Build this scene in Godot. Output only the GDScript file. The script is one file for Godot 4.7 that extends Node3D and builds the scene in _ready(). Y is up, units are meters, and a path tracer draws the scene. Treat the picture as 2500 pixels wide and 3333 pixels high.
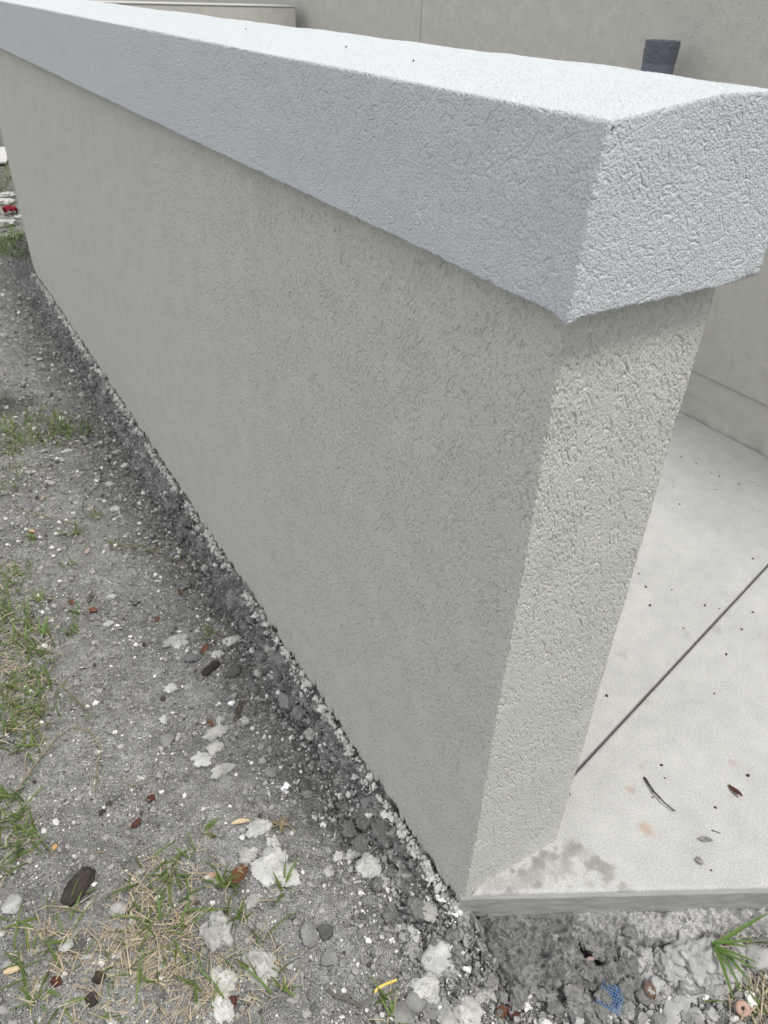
extends Node3D
# A rendered block wall with a pale cap, seen from above its end: world y = 0 is the slab top, x = 0 / z = 0 the near outer corner of the wall.

const TEXEL := 0.0006
const MAP := 2048
const HALF := 1024
const SOIL := -0.14

var soft := FastNoiseLite.new()      # slow waviness
var rough := FastNoiseLite.new()     # fractal, for broken faces
var cells := FastNoiseLite.new()     # clods
var rng := RandomNumberGenerator.new()
var worm_wall := PackedFloat32Array()
var worm_cap := PackedFloat32Array()
var mats := {}
var balls := {}
var used := {}
var edge_at := Vector3(0.043, 0, 0.020)      # a point on the slab's front edge, its direction and its outward normal
var edge_dir := Vector3(0.877, 0, 0.481)
var edge_out := Vector3(-0.481, 0, 0.877)

const LEAF_RED := Color(0.135, 0.062, 0.036)
const LEAF_DARK := Color(0.075, 0.03, 0.022)
const LEAF_BROWN := Color(0.13, 0.085, 0.065)
const LEAF_TAN := Color(0.36, 0.25, 0.17)
const LEAF_YELLOW := Color(0.42, 0.27, 0.13)
const LEAF_PINK := Color(0.33, 0.25, 0.22)
const LEAF_STRAW := Color(0.52, 0.42, 0.27)


func _ready() -> void:
	set_camera()
	set_sky()
	rng.seed = 7
	soft.seed = 3
	soft.frequency = 1.0
	soft.fractal_type = FastNoiseLite.FRACTAL_NONE
	rough.seed = 11
	rough.frequency = 1.0
	rough.fractal_octaves = 4
	cells.seed = 5
	cells.noise_type = FastNoiseLite.TYPE_CELLULAR
	cells.frequency = 1.0
	cells.fractal_type = FastNoiseLite.FRACTAL_NONE
	cells.cellular_return_type = FastNoiseLite.RETURN_DISTANCE
	make_materials()
	build_ground()
	build_slab()
	build_house()
	build_wall()
	build_far_wall()
	build_footings()
	build_pipe()
	build_small_stuff()
	build_items()
	build_grass()


func set_camera() -> void:
	var c := Camera3D.new()
	c.name = "camera"
	add_child(c)
	c.transform = Transform3D(Basis(Vector3(0.85724, 0.02916, 0.51409), Vector3(0.27575, 0.81717, -0.50616), Vector3(-0.43486, 0.57567, 0.69247)), Vector3(-0.525, 1.35, 0.510))
	var a := CameraAttributesPhysical.new()
	a.frustum_focal_length = 17.46
	a.frustum_focus_distance = 1.25
	a.frustum_near = 0.05
	a.frustum_far = 400.0
	a.exposure_aperture = 6.5
	a.exposure_shutter_speed = 100.0
	c.attributes = a
	c.fov = 69.0
	c.near = 0.05
	c.far = 400.0
	c.current = true


func set_sky() -> void:
	var e := Environment.new()
	e.background_mode = Environment.BG_SKY
	var m := ProceduralSkyMaterial.new()
	m.sky_top_color = Color(0.96, 0.963, 0.97)
	m.sky_horizon_color = Color(0.875, 0.885, 0.895)
	m.sky_curve = 0.2
	m.ground_bottom_color = Color(0.42, 0.42, 0.41)
	m.ground_horizon_color = Color(0.6, 0.6, 0.6)
	m.sun_angle_max = 1.0
	var s := Sky.new()
	s.sky_material = m
	e.sky = s
	e.background_energy_multiplier = 0.76
	e.tonemap_mode = Environment.TONE_MAPPER_LINEAR
	e.tonemap_exposure = 1.65
	e.sdfgi_enabled = true
	e.ssao_enabled = true
	e.ssil_enabled = true
	var w := WorldEnvironment.new()
	w.name = "environment"
	w.environment = e
	add_child(w)
	# the sun behind thin cloud: high, behind the viewer and a little to the right
	var sun := DirectionalLight3D.new()
	sun.name = "sun"
	sun.light_color = Color(1.0, 0.985, 0.955)
	sun.light_energy = 0.5
	sun.light_angular_distance = 14.0
	sun.shadow_enabled = true
	var el := deg_to_rad(66.0)
	var az := deg_to_rad(14.0)      # from +z towards +x
	var towards := Vector3(cos(el) * sin(az), sin(el), cos(el) * cos(az))
	add_child(sun)
	sun.look_at_from_position(towards * 20.0, Vector3.ZERO, Vector3.UP)


# ---------------------------------------------------------------- names and labels

func numbered(called: String) -> String:
	used[called] = used.get(called, -1) + 1
	return called if used[called] == 0 else "%s_%03d" % [called, used[called]]


func tag(o: Node, label: String, category := "", group := "", kind := "") -> Node:
	if label:
		o.set_meta("label", label)
	if category:
		o.set_meta("category", category)
	if group:
		o.set_meta("group", group)
	if kind:
		o.set_meta("kind", kind)
	return o


func put(called: String, mesh: Mesh, mat: Material, parent: Node = self, at := Vector3.ZERO) -> MeshInstance3D:
	var o := MeshInstance3D.new()
	o.name = numbered(called) if parent == self else called
	o.mesh = mesh
	o.material_override = mat
	o.position = at
	parent.add_child(o, true)
	return o


func thing(called: String, label: String, category: String, group := "", at := Vector3.ZERO) -> Node3D:
	var o := Node3D.new()
	o.name = numbered(called)
	o.position = at
	add_child(o)
	tag(o, label, category, group)
	return o


func many(called: String, mesh: Mesh, mat: Material, places: Array, tints: Array) -> void:
	if places.is_empty():
		return
	var mm := MultiMesh.new()
	mm.transform_format = MultiMesh.TRANSFORM_3D
	mm.use_colors = true
	mm.mesh = mesh
	mm.instance_count = places.size()
	for i in places.size():
		mm.set_instance_transform(i, places[i])
		mm.set_instance_color(i, tints[i])
	var o := MultiMeshInstance3D.new()
	o.name = numbered(called)
	o.multimesh = mm
	o.material_override = mat
	add_child(o)
	o.set_meta("kind", "stuff")


# ---------------------------------------------------------------- materials

func lin(r: float, g: float, b: float) -> Color:
	return Color(r, g, b).linear_to_srgb()


func solid(name_: String, c: Color, roughness := 0.9, specular := 0.3) -> StandardMaterial3D:
	var m := StandardMaterial3D.new()
	m.resource_name = name_
	m.albedo_color = c
	m.roughness = roughness
	m.metallic_specular = specular
	mats[name_] = m
	return m


func triplanar(m: StandardMaterial3D, albedo: Texture2D, period: float) -> void:
	m.uv1_triplanar = true
	m.uv1_world_triplanar = true
	m.uv1_scale = Vector3.ONE / period
	if albedo:
		m.albedo_texture = albedo


func noise_bytes(n: int, freq: float, seed_: int, octaves := 2, kind := FastNoiseLite.TYPE_SIMPLEX_SMOOTH) -> PackedByteArray:
	var f := FastNoiseLite.new()
	f.seed = seed_
	f.noise_type = kind
	f.frequency = freq
	f.fractal_octaves = octaves
	var img := f.get_image(n, n)
	img.convert(Image.FORMAT_L8)
	return img.get_data()


func l8(n: int, h: PackedFloat32Array) -> ImageTexture:
	var b := PackedByteArray()
	b.resize(n * n)
	for i in n * n:
		b[i] = int(clampf(h[i], 0.0, 1.0) * 255.0)
	return ImageTexture.create_from_image(Image.create_from_data(n, n, false, Image.FORMAT_L8, b))


# trowelled sand render: sand grains, with grooves where a grain was dragged along under the float
func make_worms(n: int, seed_: int, count: int, spread: float, longest: float, pits: int, sandy: float, depth: float) -> PackedFloat32Array:
	var r := RandomNumberGenerator.new()
	r.seed = seed_
	var sand := FastNoiseLite.new()
	sand.seed = seed_
	sand.noise_type = FastNoiseLite.TYPE_CELLULAR
	sand.cellular_return_type = FastNoiseLite.RETURN_DISTANCE
	sand.frequency = 0.5
	sand.fractal_type = FastNoiseLite.FRACTAL_NONE
	var grains := sand.get_image(n, n)
	grains.convert(Image.FORMAT_L8)
	var fine := grains.get_data()
	var mid := noise_bytes(n, 0.022, seed_ + 1, 4)
	var h := PackedFloat32Array()
	h.resize(n * n)
	for i in n * n:
		h[i] = 0.78 - (fine[i] - 110) * sandy + (mid[i] - 128) * 0.0004
	var where := FastNoiseLite.new()
	where.seed = seed_
	where.frequency = 0.006
	where.fractal_octaves = 3
	for k in count + pits:
		var x := r.randf() * n
		var y := r.randf() * n
		if where.get_noise_2d(x, y) < r.randf_range(-0.72, 0.32):
			continue
		var steps := 0
		var wide := r.randf_range(0.9, 1.9)
		var deep := r.randf_range(0.25, 0.7)
		if k < count:
			steps = int(r.randf_range(3.0, longest * 0.34)) if r.randf() < 0.93 else int(r.randf_range(longest * 0.4, longest))
			wide = r.randf_range(0.9, 1.7)
			deep = r.randf_range(0.25, 0.75)
		var dir := PI / 2 + r.randfn(0.0, spread)
		var bend := r.randfn(0.0, 0.035) if r.randf() < 0.75 else r.randfn(0.0, 0.11)
		var rad := int(ceil(wide)) + 1
		for s in steps + 1:
			var fade := minf(1.0, minf(s + 1.5, steps - s + 1.5) / 4.0) if steps > 3 else 1.0
			var cx := int(x)
			var cy := int(y)
			for dy in range(-rad, rad + 1):
				var row := ((cy + dy) & (n - 1)) * n
				for dx in range(-rad, rad + 1):
					var ex := cx + dx - x
					var ey := cy + dy - y
					var q := 1.0 - (ex * ex + ey * ey) / (wide * wide)
					if q > 0.0:
						var at := row + ((cx + dx) & (n - 1))
						var low := 0.78 - deep * depth * fade * minf(1.0, 1.6 * q)
						if low < h[at]:
							h[at] = low
			dir += bend + r.randf_range(-0.12, 0.12)
			x += cos(dir)
			y += sin(dir)
	return h


func speckle(n: int, seed_: int, base: float, sway: float, grain: float, flecks: int) -> ImageTexture:
	var r := RandomNumberGenerator.new()
	r.seed = seed_
	var fine := noise_bytes(n, 0.35, seed_, 3)
	var wide := noise_bytes(n, 0.012, seed_ + 5, 4)
	var b := PackedByteArray()
	b.resize(n * n)
	for i in n * n:
		b[i] = int(clampf(base + (fine[i] - 128) * grain / 128.0 + (wide[i] - 128) * sway / 128.0, 0.0, 1.0) * 255.0)
	for k in flecks:
		var x := r.randi() % n
		var y := r.randi() % n
		var v := int(r.randf_range(0.75, 1.0) * 255.0) if r.randf() < 0.7 else int(r.randf_range(0.1, 0.3) * 255.0)
		var w := r.randi_range(1, 3)
		var t := r.randi_range(1, 3)
		for dy in t:
			for dx in w:
				b[((y + dy) % n) * n + (x + dx) % n] = v
	return ImageTexture.create_from_image(Image.create_from_data(n, n, false, Image.FORMAT_L8, b))


# the same relief at half the resolution, for the geometry; sand grains finer than a grid step average out
func halved(h: PackedFloat32Array) -> PackedFloat32Array:
	var out := PackedFloat32Array()
	out.resize(HALF * HALF)
	for j in HALF:
		for i in HALF:
			var k := j * 2 * MAP + i * 2
			out[j * HALF + i] = (h[k] + h[k + 1] + h[k + MAP] + h[k + MAP + 1]) * 0.25
	return out


func make_materials() -> void:
	worm_wall = make_worms(MAP, 21, 42000, 0.17, 44.0, 44000, 0.0034, 0.8)
	worm_cap = make_worms(MAP, 22, 13000, 1.2, 70.0, 26000, 0.0048, 0.5)
	var wall_map := l8(MAP, worm_wall)
	var float_map := l8(512, make_worms(512, 5, 500, 1.6, 16.0, 900, 0.002, 0.6))
	var mottle := speckle(512, 9, 0.95, 0.025, 0.03, 0)

	var wall := solid("wall_render", lin(0.612, 0.612, 0.566), 0.95, 0.25)
	wall.heightmap_enabled = true
	wall.heightmap_texture = wall_map
	wall.heightmap_scale = 0.20
	wall.albedo_texture = speckle(1024, 15, 0.95, 0.02, 0.03, 0)
	var cap := solid("cap_paint", lin(0.55, 0.585, 0.612), 0.9, 0.3)
	cap.heightmap_enabled = true
	cap.heightmap_texture = l8(MAP, worm_cap)
	cap.heightmap_scale = 0.24
	var house := solid("house_render", lin(0.61, 0.602, 0.55), 0.95, 0.25)
	triplanar(house, mottle, 0.5)
	house.heightmap_enabled = true
	house.heightmap_texture = float_map
	house.heightmap_scale = 0.6
	var low := solid("plinth_render", lin(0.60, 0.592, 0.541), 0.95, 0.25)
	triplanar(low, mottle, 0.7)
	low.heightmap_enabled = true
	low.heightmap_texture = float_map
	low.heightmap_scale = 0.15
	solid("white_top", lin(0.5, 0.5, 0.485), 0.9)
	solid("dark_gap", lin(0.12, 0.115, 0.105), 0.95)

	var grit := speckle(1024, 33, 0.60, 0.08, 0.55, 26000)
	var soil := solid("soil", Color.WHITE, 1.0, 0.15)
	soil.vertex_color_use_as_albedo = true
	triplanar(soil, grit, 0.75)
	soil.heightmap_enabled = true
	soil.heightmap_texture = grit
	soil.heightmap_scale = 0.8
	var broken := solid("broken_concrete", Color.WHITE, 1.0, 0.15)
	broken.vertex_color_use_as_albedo = true
	triplanar(broken, speckle(512, 51, 0.78, 0.10, 0.14, 700), 0.35)
	broken.heightmap_enabled = true
	broken.heightmap_texture = broken.albedo_texture
	broken.heightmap_scale = 0.5
	var bit := solid("bits", Color.WHITE, 0.95, 0.2)
	bit.vertex_color_use_as_albedo = true
	for s in [["grey", 0.32, 0.315, 0.305], ["pale", 0.52, 0.515, 0.505], ["mud", 0.25, 0.247, 0.238], ["dark", 0.15, 0.147, 0.142], ["slate", 0.215, 0.22, 0.225], ["plaster", 0.68, 0.68, 0.655], ["dusty", 0.56, 0.555, 0.53]]:
		var m := solid(s[0], lin(s[1], s[2], s[3]), 0.95, 0.2)
		triplanar(m, speckle(256, 70, 0.84, 0.14, 0.2, 120), 0.16)
		m.heightmap_enabled = true
		m.heightmap_texture = m.albedo_texture
		m.heightmap_scale = 0.25
	for s in [["bark", 0.075, 0.062, 0.053], ["wood", 0.15, 0.125, 0.10], ["root_grey", 0.20, 0.18, 0.155], ["root_dark", 0.035, 0.032, 0.028], ["straw", 0.36, 0.29, 0.19], ["yellow", 0.80, 0.58, 0.16], ["seed", 0.06, 0.032, 0.025], ["clay", 0.42, 0.28, 0.23], ["red", 0.22, 0.02, 0.035], ["blue", 0.09, 0.20, 0.45], ["board", 0.5, 0.49, 0.48], ["white_scrap", 0.82, 0.86, 0.92]]:
		var m := solid(s[0], lin(s[1], s[2], s[3]), 0.8, 0.3)
		if s[0] in ["bark", "wood", "root_grey", "straw"]:
			triplanar(m, speckle(128, 71, 0.8, 0.14, 0.18, 0), 0.05)
	solid("pvc", lin(0.12, 0.138, 0.178), 0.5, 0.5)
	solid("tape", lin(0.092, 0.104, 0.13), 0.42, 0.5)
	var green := solid("blade", Color.WHITE, 0.6, 0.4)
	green.vertex_color_use_as_albedo = true
	green.backlight_enabled = true
	green.backlight = Color(0.35, 0.35, 0.3)
	var leafm := solid("leaf", Color.WHITE, 0.7, 0.35)
	leafm.vertex_color_use_as_albedo = true


# ---------------------------------------------------------------- shapes

# a w by h grid of points with smooth normals; turn = -1 when the normal is -(along rows x along columns)
func sheet(p: PackedVector3Array, w: int, h: int, turn := 1.0, colors := PackedColorArray(), uvs := PackedVector2Array()) -> ArrayMesh:
	var m := ArrayMesh.new()
	m.add_surface_from_arrays(Mesh.PRIMITIVE_TRIANGLES, sheet_arrays(p, w, h, turn, colors, uvs))
	return m


func sheet_arrays(p: PackedVector3Array, w: int, h: int, turn: float, colors: PackedColorArray, uvs: PackedVector2Array) -> Array:
	var nor := PackedVector3Array()
	nor.resize(w * h)
	for j in h:
		var up := mini(j + 1, h - 1) * w
		var dn := maxi(j - 1, 0) * w
		var me := j * w
		for i in w:
			var a := p[me + mini(i + 1, w - 1)] - p[me + maxi(i - 1, 0)]
			var b := p[up + i] - p[dn + i]
			nor[me + i] = a.cross(b).normalized() * turn
	var idx := PackedInt32Array()
	idx.resize((w - 1) * (h - 1) * 6)
	var k := 0
	for j in h - 1:
		for i in w - 1:
			var a := j * w + i
			if turn > 0:
				idx[k] = a; idx[k + 1] = a + w; idx[k + 2] = a + 1
				idx[k + 3] = a + 1; idx[k + 4] = a + w; idx[k + 5] = a + w + 1
			else:
				idx[k] = a; idx[k + 1] = a + 1; idx[k + 2] = a + w
				idx[k + 3] = a + 1; idx[k + 4] = a + w + 1; idx[k + 5] = a + w
			k += 6
	var arr := []
	arr.resize(Mesh.ARRAY_MAX)
	arr[Mesh.ARRAY_VERTEX] = p
	arr[Mesh.ARRAY_NORMAL] = nor
	arr[Mesh.ARRAY_INDEX] = idx
	if colors.size():
		arr[Mesh.ARRAY_COLOR] = colors
	if uvs.size():
		arr[Mesh.ARRAY_TEX_UV] = uvs
	return arr


# grid lines from a to b: steps of fine up to knee, growing after it
func lines(a: float, b: float, fine: float, knee := 1e9, most := 0.02) -> PackedFloat32Array:
	var out := PackedFloat32Array()
	var s := signf(b - a)
	var x := 0.0
	var step := fine
	var whole := absf(b - a)
	while x < whole - step * 0.6:
		out.append(a + s * x)
		if x > knee:
			step = minf(step * 1.018, most)
		x += step
	out.append(b)
	return out


func thinned(v: PackedFloat32Array, every: int) -> PackedFloat32Array:
	var out := PackedFloat32Array()
	for i in v.size():
		if i % every == 0 or i == v.size() - 1:
			out.append(v[i])
	return out


# a box with rounded arrises whose faces carry the relief of the render, all faces sharing the same field so that the arrises join
func render_box(lo: Vector3, hi: Vector3, r: float, amp: float, xs: PackedFloat32Array, ys: PackedFloat32Array, zs: PackedFloat32Array, faces: Array, mode: String) -> ArrayMesh:
	var mesh := ArrayMesh.new()
	var size := hi - lo
	var mid := (lo + hi) * 0.5
	var field := halved(worm_cap if mode == "cap" else worm_wall)
	for face in faces:
		var axis: int = face[0]
		var side: float = face[1]
		var us: PackedFloat32Array = [zs, xs, xs][axis]
		var vs: PackedFloat32Array = [ys, zs, ys][axis]
		if face.size() > 2:
			us = thinned(us, face[2])
			vs = thinned(vs, face[2])
		var w := us.size()
		var h := vs.size()
		var p := PackedVector3Array()
		var uv := PackedVector2Array()
		p.resize(w * h)
		uv.resize(w * h)
		var q := Vector3()
		q[axis] = hi[axis] if side > 0 else lo[axis]
		for j in h:
			for i in w:
				var u := us[i]
				var v := vs[j]
				if axis == 0:
					q.z = u; q.y = v
				elif axis == 1:
					q.x = u; q.z = v
				else:
					q.x = u; q.y = v
				uv[j * w + i] = Vector2(u, v) / (MAP * TEXEL)
				var rr := r
				if mode == "cap" and q.x > mid.x and q.y < mid.y:
					rr = lerpf(r, 0.010, smoothstep(hi.x - 0.06, hi.x - 0.02, q.x) * smoothstep(mid.y, lo.y + 0.03, q.y))
				var c := Vector3(clampf(q.x, lo.x + rr, hi.x - rr), clampf(q.y, lo.y + rr, hi.y - rr), clampf(q.z, lo.z + rr, hi.z - rr))
				var n := (q - c).normalized()
				var relief := 0.0
				if n.x * n.x > 0.02:
					relief += n.x * n.x * field[(int(floor(q.y / TEXEL / 2)) & (HALF - 1)) * HALF + (int(floor(q.z / TEXEL / 2)) & (HALF - 1))]
				if n.z * n.z > 0.02:
					relief += n.z * n.z * field[(int(floor(q.y / TEXEL / 2)) & (HALF - 1)) * HALF + (int(floor(q.x / TEXEL / 2)) & (HALF - 1))]
				if n.y * n.y > 0.02:
					relief += n.y * n.y * field[(int(floor(q.z / TEXEL / 2)) & (HALF - 1)) * HALF + (int(floor(q.x / TEXEL / 2)) & (HALF - 1))] * 0.8
				var k := amp * clampf(1.0 - (-q.z - 0.9) * 0.9, 0.0, 1.0)
				var wave := soft.get_noise_3dv(q * 3.0) * 0.0018 + soft.get_noise_3dv(q * 11.0) * 0.0008
				var at := c + n * (rr + (relief - 0.78) * k + wave)
				if absf(n.x * n.y) + absf(n.y * n.z) + absf(n.x * n.z) > 0.05:
					at += n * rough.get_noise_3dv(q * 70.0) * 0.0007
				if mode == "cap":
					var t := (q.y - lo.y) / size.y
					var f := (q.x - mid.x) / (size.x * 0.5)
					at.y += 0.0165 * minf(minf(f + 1.0, (1.0 - f) / 0.4), 0.97) * maxf(0.0, t)
					at.x += 0.008 * t * (hi.x - q.x) / size.x
					at.y -= 0.007 * maxf(0.0, 1.0 - (Vector2(q.x - lo.x, q.z - hi.z).length()) / 0.022) * (1.0 - t)
					if t < 0.15:
						at.y += rough.get_noise_2d(q.z * 40.0 + q.x * 40.0, 3.0) * 0.0013 * (1.0 - t / 0.15)
				elif mode == "wall":
					var t := clampf((lo.y + 0.045 - q.y) / 0.045, 0.0, 1.0)
					if t > 0.0:
						var s := (q.z if axis == 0 else q.x)
						at.y += t * (rough.get_noise_2d(s * 22.0, side * 9.0) * 0.030 + rough.get_noise_2d(s * 80.0, side * 9.0 + 4.0) * 0.016)
						if axis == 2 and side > 0:
							at.y += t * 0.033 * smoothstep(0.03, 0.06, q.x)
				p[j * w + i] = at
		var turn := side
		if axis == 0 or axis == 1:
			turn = -side      # z then y, x then z: their cross points to -x, -y
		# lines may run downwards
		if us[w - 1] < us[0]:
			turn = -turn
		if vs[h - 1] < vs[0]:
			turn = -turn
		mesh.add_surface_from_arrays(Mesh.PRIMITIVE_TRIANGLES, sheet_arrays(p, w, h, turn, PackedColorArray(), uv))
	return mesh


func box_into(st: SurfaceTool, lo: Vector3, hi: Vector3, bevel := 0.002) -> void:
	# a bevelled box: six faces and their chamfers
	var b := Vector3.ONE * minf(bevel, minf(hi.x - lo.x, minf(hi.y - lo.y, hi.z - lo.z)) * 0.3)
	var pts := []
	for a in 3:
		for s in 2:
			for k in 4:
				var c: Array = [[0, 0], [1, 0], [1, 1], [0, 1]][k]
				var p := Vector3()
				p[a] = hi[a] if s else lo[a]
				var u := (a + 1) % 3
				var v := (a + 2) % 3
				p[u] = hi[u] - b[u] if c[0] else lo[u] + b[u]
				p[v] = hi[v] - b[v] if c[1] else lo[v] + b[v]
				pts.append(p)
	st.set_smooth_group(-1)
	var mid := (lo + hi) * 0.5
	var quads := []
	for f in 6:
		quads.append([pts[f * 4], pts[f * 4 + 1], pts[f * 4 + 2], pts[f * 4 + 3]])
	for a in 3:
		var u := (a + 1) % 3
		var v := (a + 2) % 3
		for su in 2:
			for sv in 2:
				var e := []
				for sa in 2:
					var p := Vector3()
					p[a] = hi[a] - b[a] if sa else lo[a] + b[a]
					p[u] = hi[u] if su else lo[u]
					p[v] = hi[v] - b[v] if sv else lo[v] + b[v]
					var o := p
					o[u] = hi[u] - b[u] if su else lo[u] + b[u]
					o[v] = hi[v] if sv else lo[v]
					e.append([p, o])
				quads.append([e[0][0], e[1][0], e[1][1], e[0][1]])
	for qd in quads:
		var n: Vector3 = (qd[1] - qd[0]).cross(qd[2] - qd[0])
		var out: Vector3 = (qd[0] + qd[2]) * 0.5 - mid
		var order := [0, 2, 1, 0, 3, 2] if n.dot(out) > 0 else [0, 1, 2, 0, 2, 3]
		for k in order:
			st.add_vertex(qd[k])


func box(lo: Vector3, hi: Vector3, bevel := 0.002) -> ArrayMesh:
	var st := SurfaceTool.new()
	st.begin(Mesh.PRIMITIVE_TRIANGLES)
	box_into(st, lo, hi, bevel)
	st.generate_normals()
	return st.commit()


# a round ball of triangles, subdivided from an octahedron; [points, faces]
func ball(level: int) -> Array:
	if balls.has(level):
		return balls[level]
	var v := PackedVector3Array([Vector3.RIGHT, Vector3.LEFT, Vector3.UP, Vector3.DOWN, Vector3.BACK, Vector3.FORWARD])
	var f := [[0, 2, 4], [4, 2, 1], [1, 2, 5], [5, 2, 0], [4, 3, 0], [1, 3, 4], [5, 3, 1], [0, 3, 5]]
	for l in level:
		var half := {}
		var g := []
		for t in f:
			var m := []
			for k in 3:
				var a: int = t[k]
				var b: int = t[(k + 1) % 3]
				var key := mini(a, b) * 100000 + maxi(a, b)
				if not half.has(key):
					half[key] = v.size()
					v.append((v[a] + v[b]).normalized())
				m.append(half[key])
			g.append([t[0], m[0], m[2]])
			g.append([t[1], m[1], m[0]])
			g.append([t[2], m[2], m[1]])
			g.append([m[0], m[1], m[2]])
		f = g
	balls[level] = [v, f]
	return balls[level]


func shard(level: int, size: Vector3, seed_: float, lump: float) -> ArrayMesh:
	# a broken bit with hard edges
	var b := ball(level)
	var st := SurfaceTool.new()
	st.begin(Mesh.PRIMITIVE_TRIANGLES)
	st.set_smooth_group(-1)
	var v := PackedVector3Array(b[0])
	for i in v.size():
		var d: Vector3 = b[0][i]
		v[i] = d * size * 0.5 * (1.0 + lump * 2.0 * rough.get_noise_3dv(d * 1.1 + Vector3(seed_ * 5.1, seed_, 3.0)))
	for t in b[1]:
		for k in [0, 2, 1]:
			st.add_vertex(v[t[k]])
	st.generate_normals()
	return st.commit()


func smooth_mesh(v: PackedVector3Array, f: Array, colors := PackedColorArray()) -> ArrayMesh:
	var nor := PackedVector3Array()
	nor.resize(v.size())
	var idx := PackedInt32Array()
	for t in f:
		var n := (v[t[1]] - v[t[0]]).cross(v[t[2]] - v[t[0]])
		for k in 3:
			nor[t[k]] += n
		idx.append(t[0]); idx.append(t[2]); idx.append(t[1])
	for i in v.size():
		nor[i] = nor[i].normalized()
	var arr := []
	arr.resize(Mesh.ARRAY_MAX)
	arr[Mesh.ARRAY_VERTEX] = v
	arr[Mesh.ARRAY_NORMAL] = nor
	arr[Mesh.ARRAY_INDEX] = idx
	if colors.size():
		arr[Mesh.ARRAY_COLOR] = colors
	var m := ArrayMesh.new()
	m.add_surface_from_arrays(Mesh.PRIMITIVE_TRIANGLES, arr)
	return m


# a stone, clod or blob: a ball pushed in and out; size is its full extent
func rock(level: int, size: Vector3, seed_: float, lump := 0.35, grain := 0.08, facet := 0.0, knob := 0.0) -> ArrayMesh:
	var b := ball(level)
	var v := PackedVector3Array(b[0])
	for i in v.size():
		var d: Vector3 = b[0][i]
		var s := Vector3(seed_ * 7.3, seed_ * 3.1, seed_ * 1.7)
		var k := 1.0 + lump * rough.get_noise_3dv(d * 0.9 + s) * 1.6 + grain * rough.get_noise_3dv(d * 4.0 + s) * 1.5
		if knob > 0.0:
			k += knob * (0.55 - cells.get_noise_3dv(d * 2.6 + s) - 0.8)
		if facet > 0.0:
			var r := RandomNumberGenerator.new()
			r.seed = int(seed_ * 100)
			for c in 7:
				var n := Vector3(r.randfn(), r.randfn(), r.randfn()).normalized()
				var cut := r.randf_range(0.6, 0.9)
				var dd := d.dot(n)
				if dd > 0.05:
					k = lerpf(k, minf(k, cut / dd), facet)
		v[i] = d * k * size * 0.5
	return smooth_mesh(v, b[1])


func tube(pts: PackedVector3Array, r0: float, r1: float, sides := 7, knots := 0.12) -> ArrayMesh:
	# smooth the path first
	var c := Curve3D.new()
	for i in pts.size():
		var a = pts[maxi(i - 1, 0)]
		var b = pts[mini(i + 1, pts.size() - 1)]
		c.add_point(pts[i], (a - b) / 6.0, (b - a) / 6.0)
	var n := maxi(8, int(c.get_baked_length() / 0.004))
	var w := sides + 1
	var p := PackedVector3Array()
	for j in n + 3:
		var t := clampf((j - 1.0) / n, 0.0, 1.0)
		var at := c.sample_baked(t * c.get_baked_length())
		var ahead := c.sample_baked(minf(t + 0.02, 1.0) * c.get_baked_length()) - c.sample_baked(maxf(t - 0.02, 0.0) * c.get_baked_length())
		ahead = ahead.normalized()
		var side := ahead.cross(Vector3.UP).normalized()
		var up := side.cross(ahead)
		var r := lerpf(r0, r1, t) * (1.0 + knots * rough.get_noise_3dv(at * 160.0) * 2.0)
		if j == 0 or j == n + 2:
			r = 0.0002
		for i in w:
			var a := TAU * (i % sides) / sides
			p.append(at + (side * cos(a) + up * sin(a)) * r)
	return sheet(p, w, n + 3, 1.0)


func facing(n: Vector3, turn: float) -> Basis:
	var b := Basis(Quaternion(Vector3.UP, n.normalized()))
	return b * Basis(Vector3.UP, turn)


# ---------------------------------------------------------------- the ground

func ground_y(x: float, z: float) -> float:
	var y := SOIL + soft.get_noise_2d(x * 2.3, z * 2.3) * 0.010 + soft.get_noise_2d(x * 9.0 + 40.0, z * 9.0) * 0.0045
	y += rough.get_noise_2d(x * 28.0, z * 28.0) * 0.0065
	if z < 0.3 and z > -4.4:
		var d := -x
		y -= 0.018 * exp(-pow((d - 0.10) / 0.07, 2.0)) * (0.7 + 0.6 * soft.get_noise_1d(z * 5.0))
		if d < 0.2:
			y += rough.get_noise_2d(x * 45.0 + 7.0, z * 45.0) * 0.011 * clampf((0.2 - d) / 0.1, 0.0, 1.0)
	return y


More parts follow.
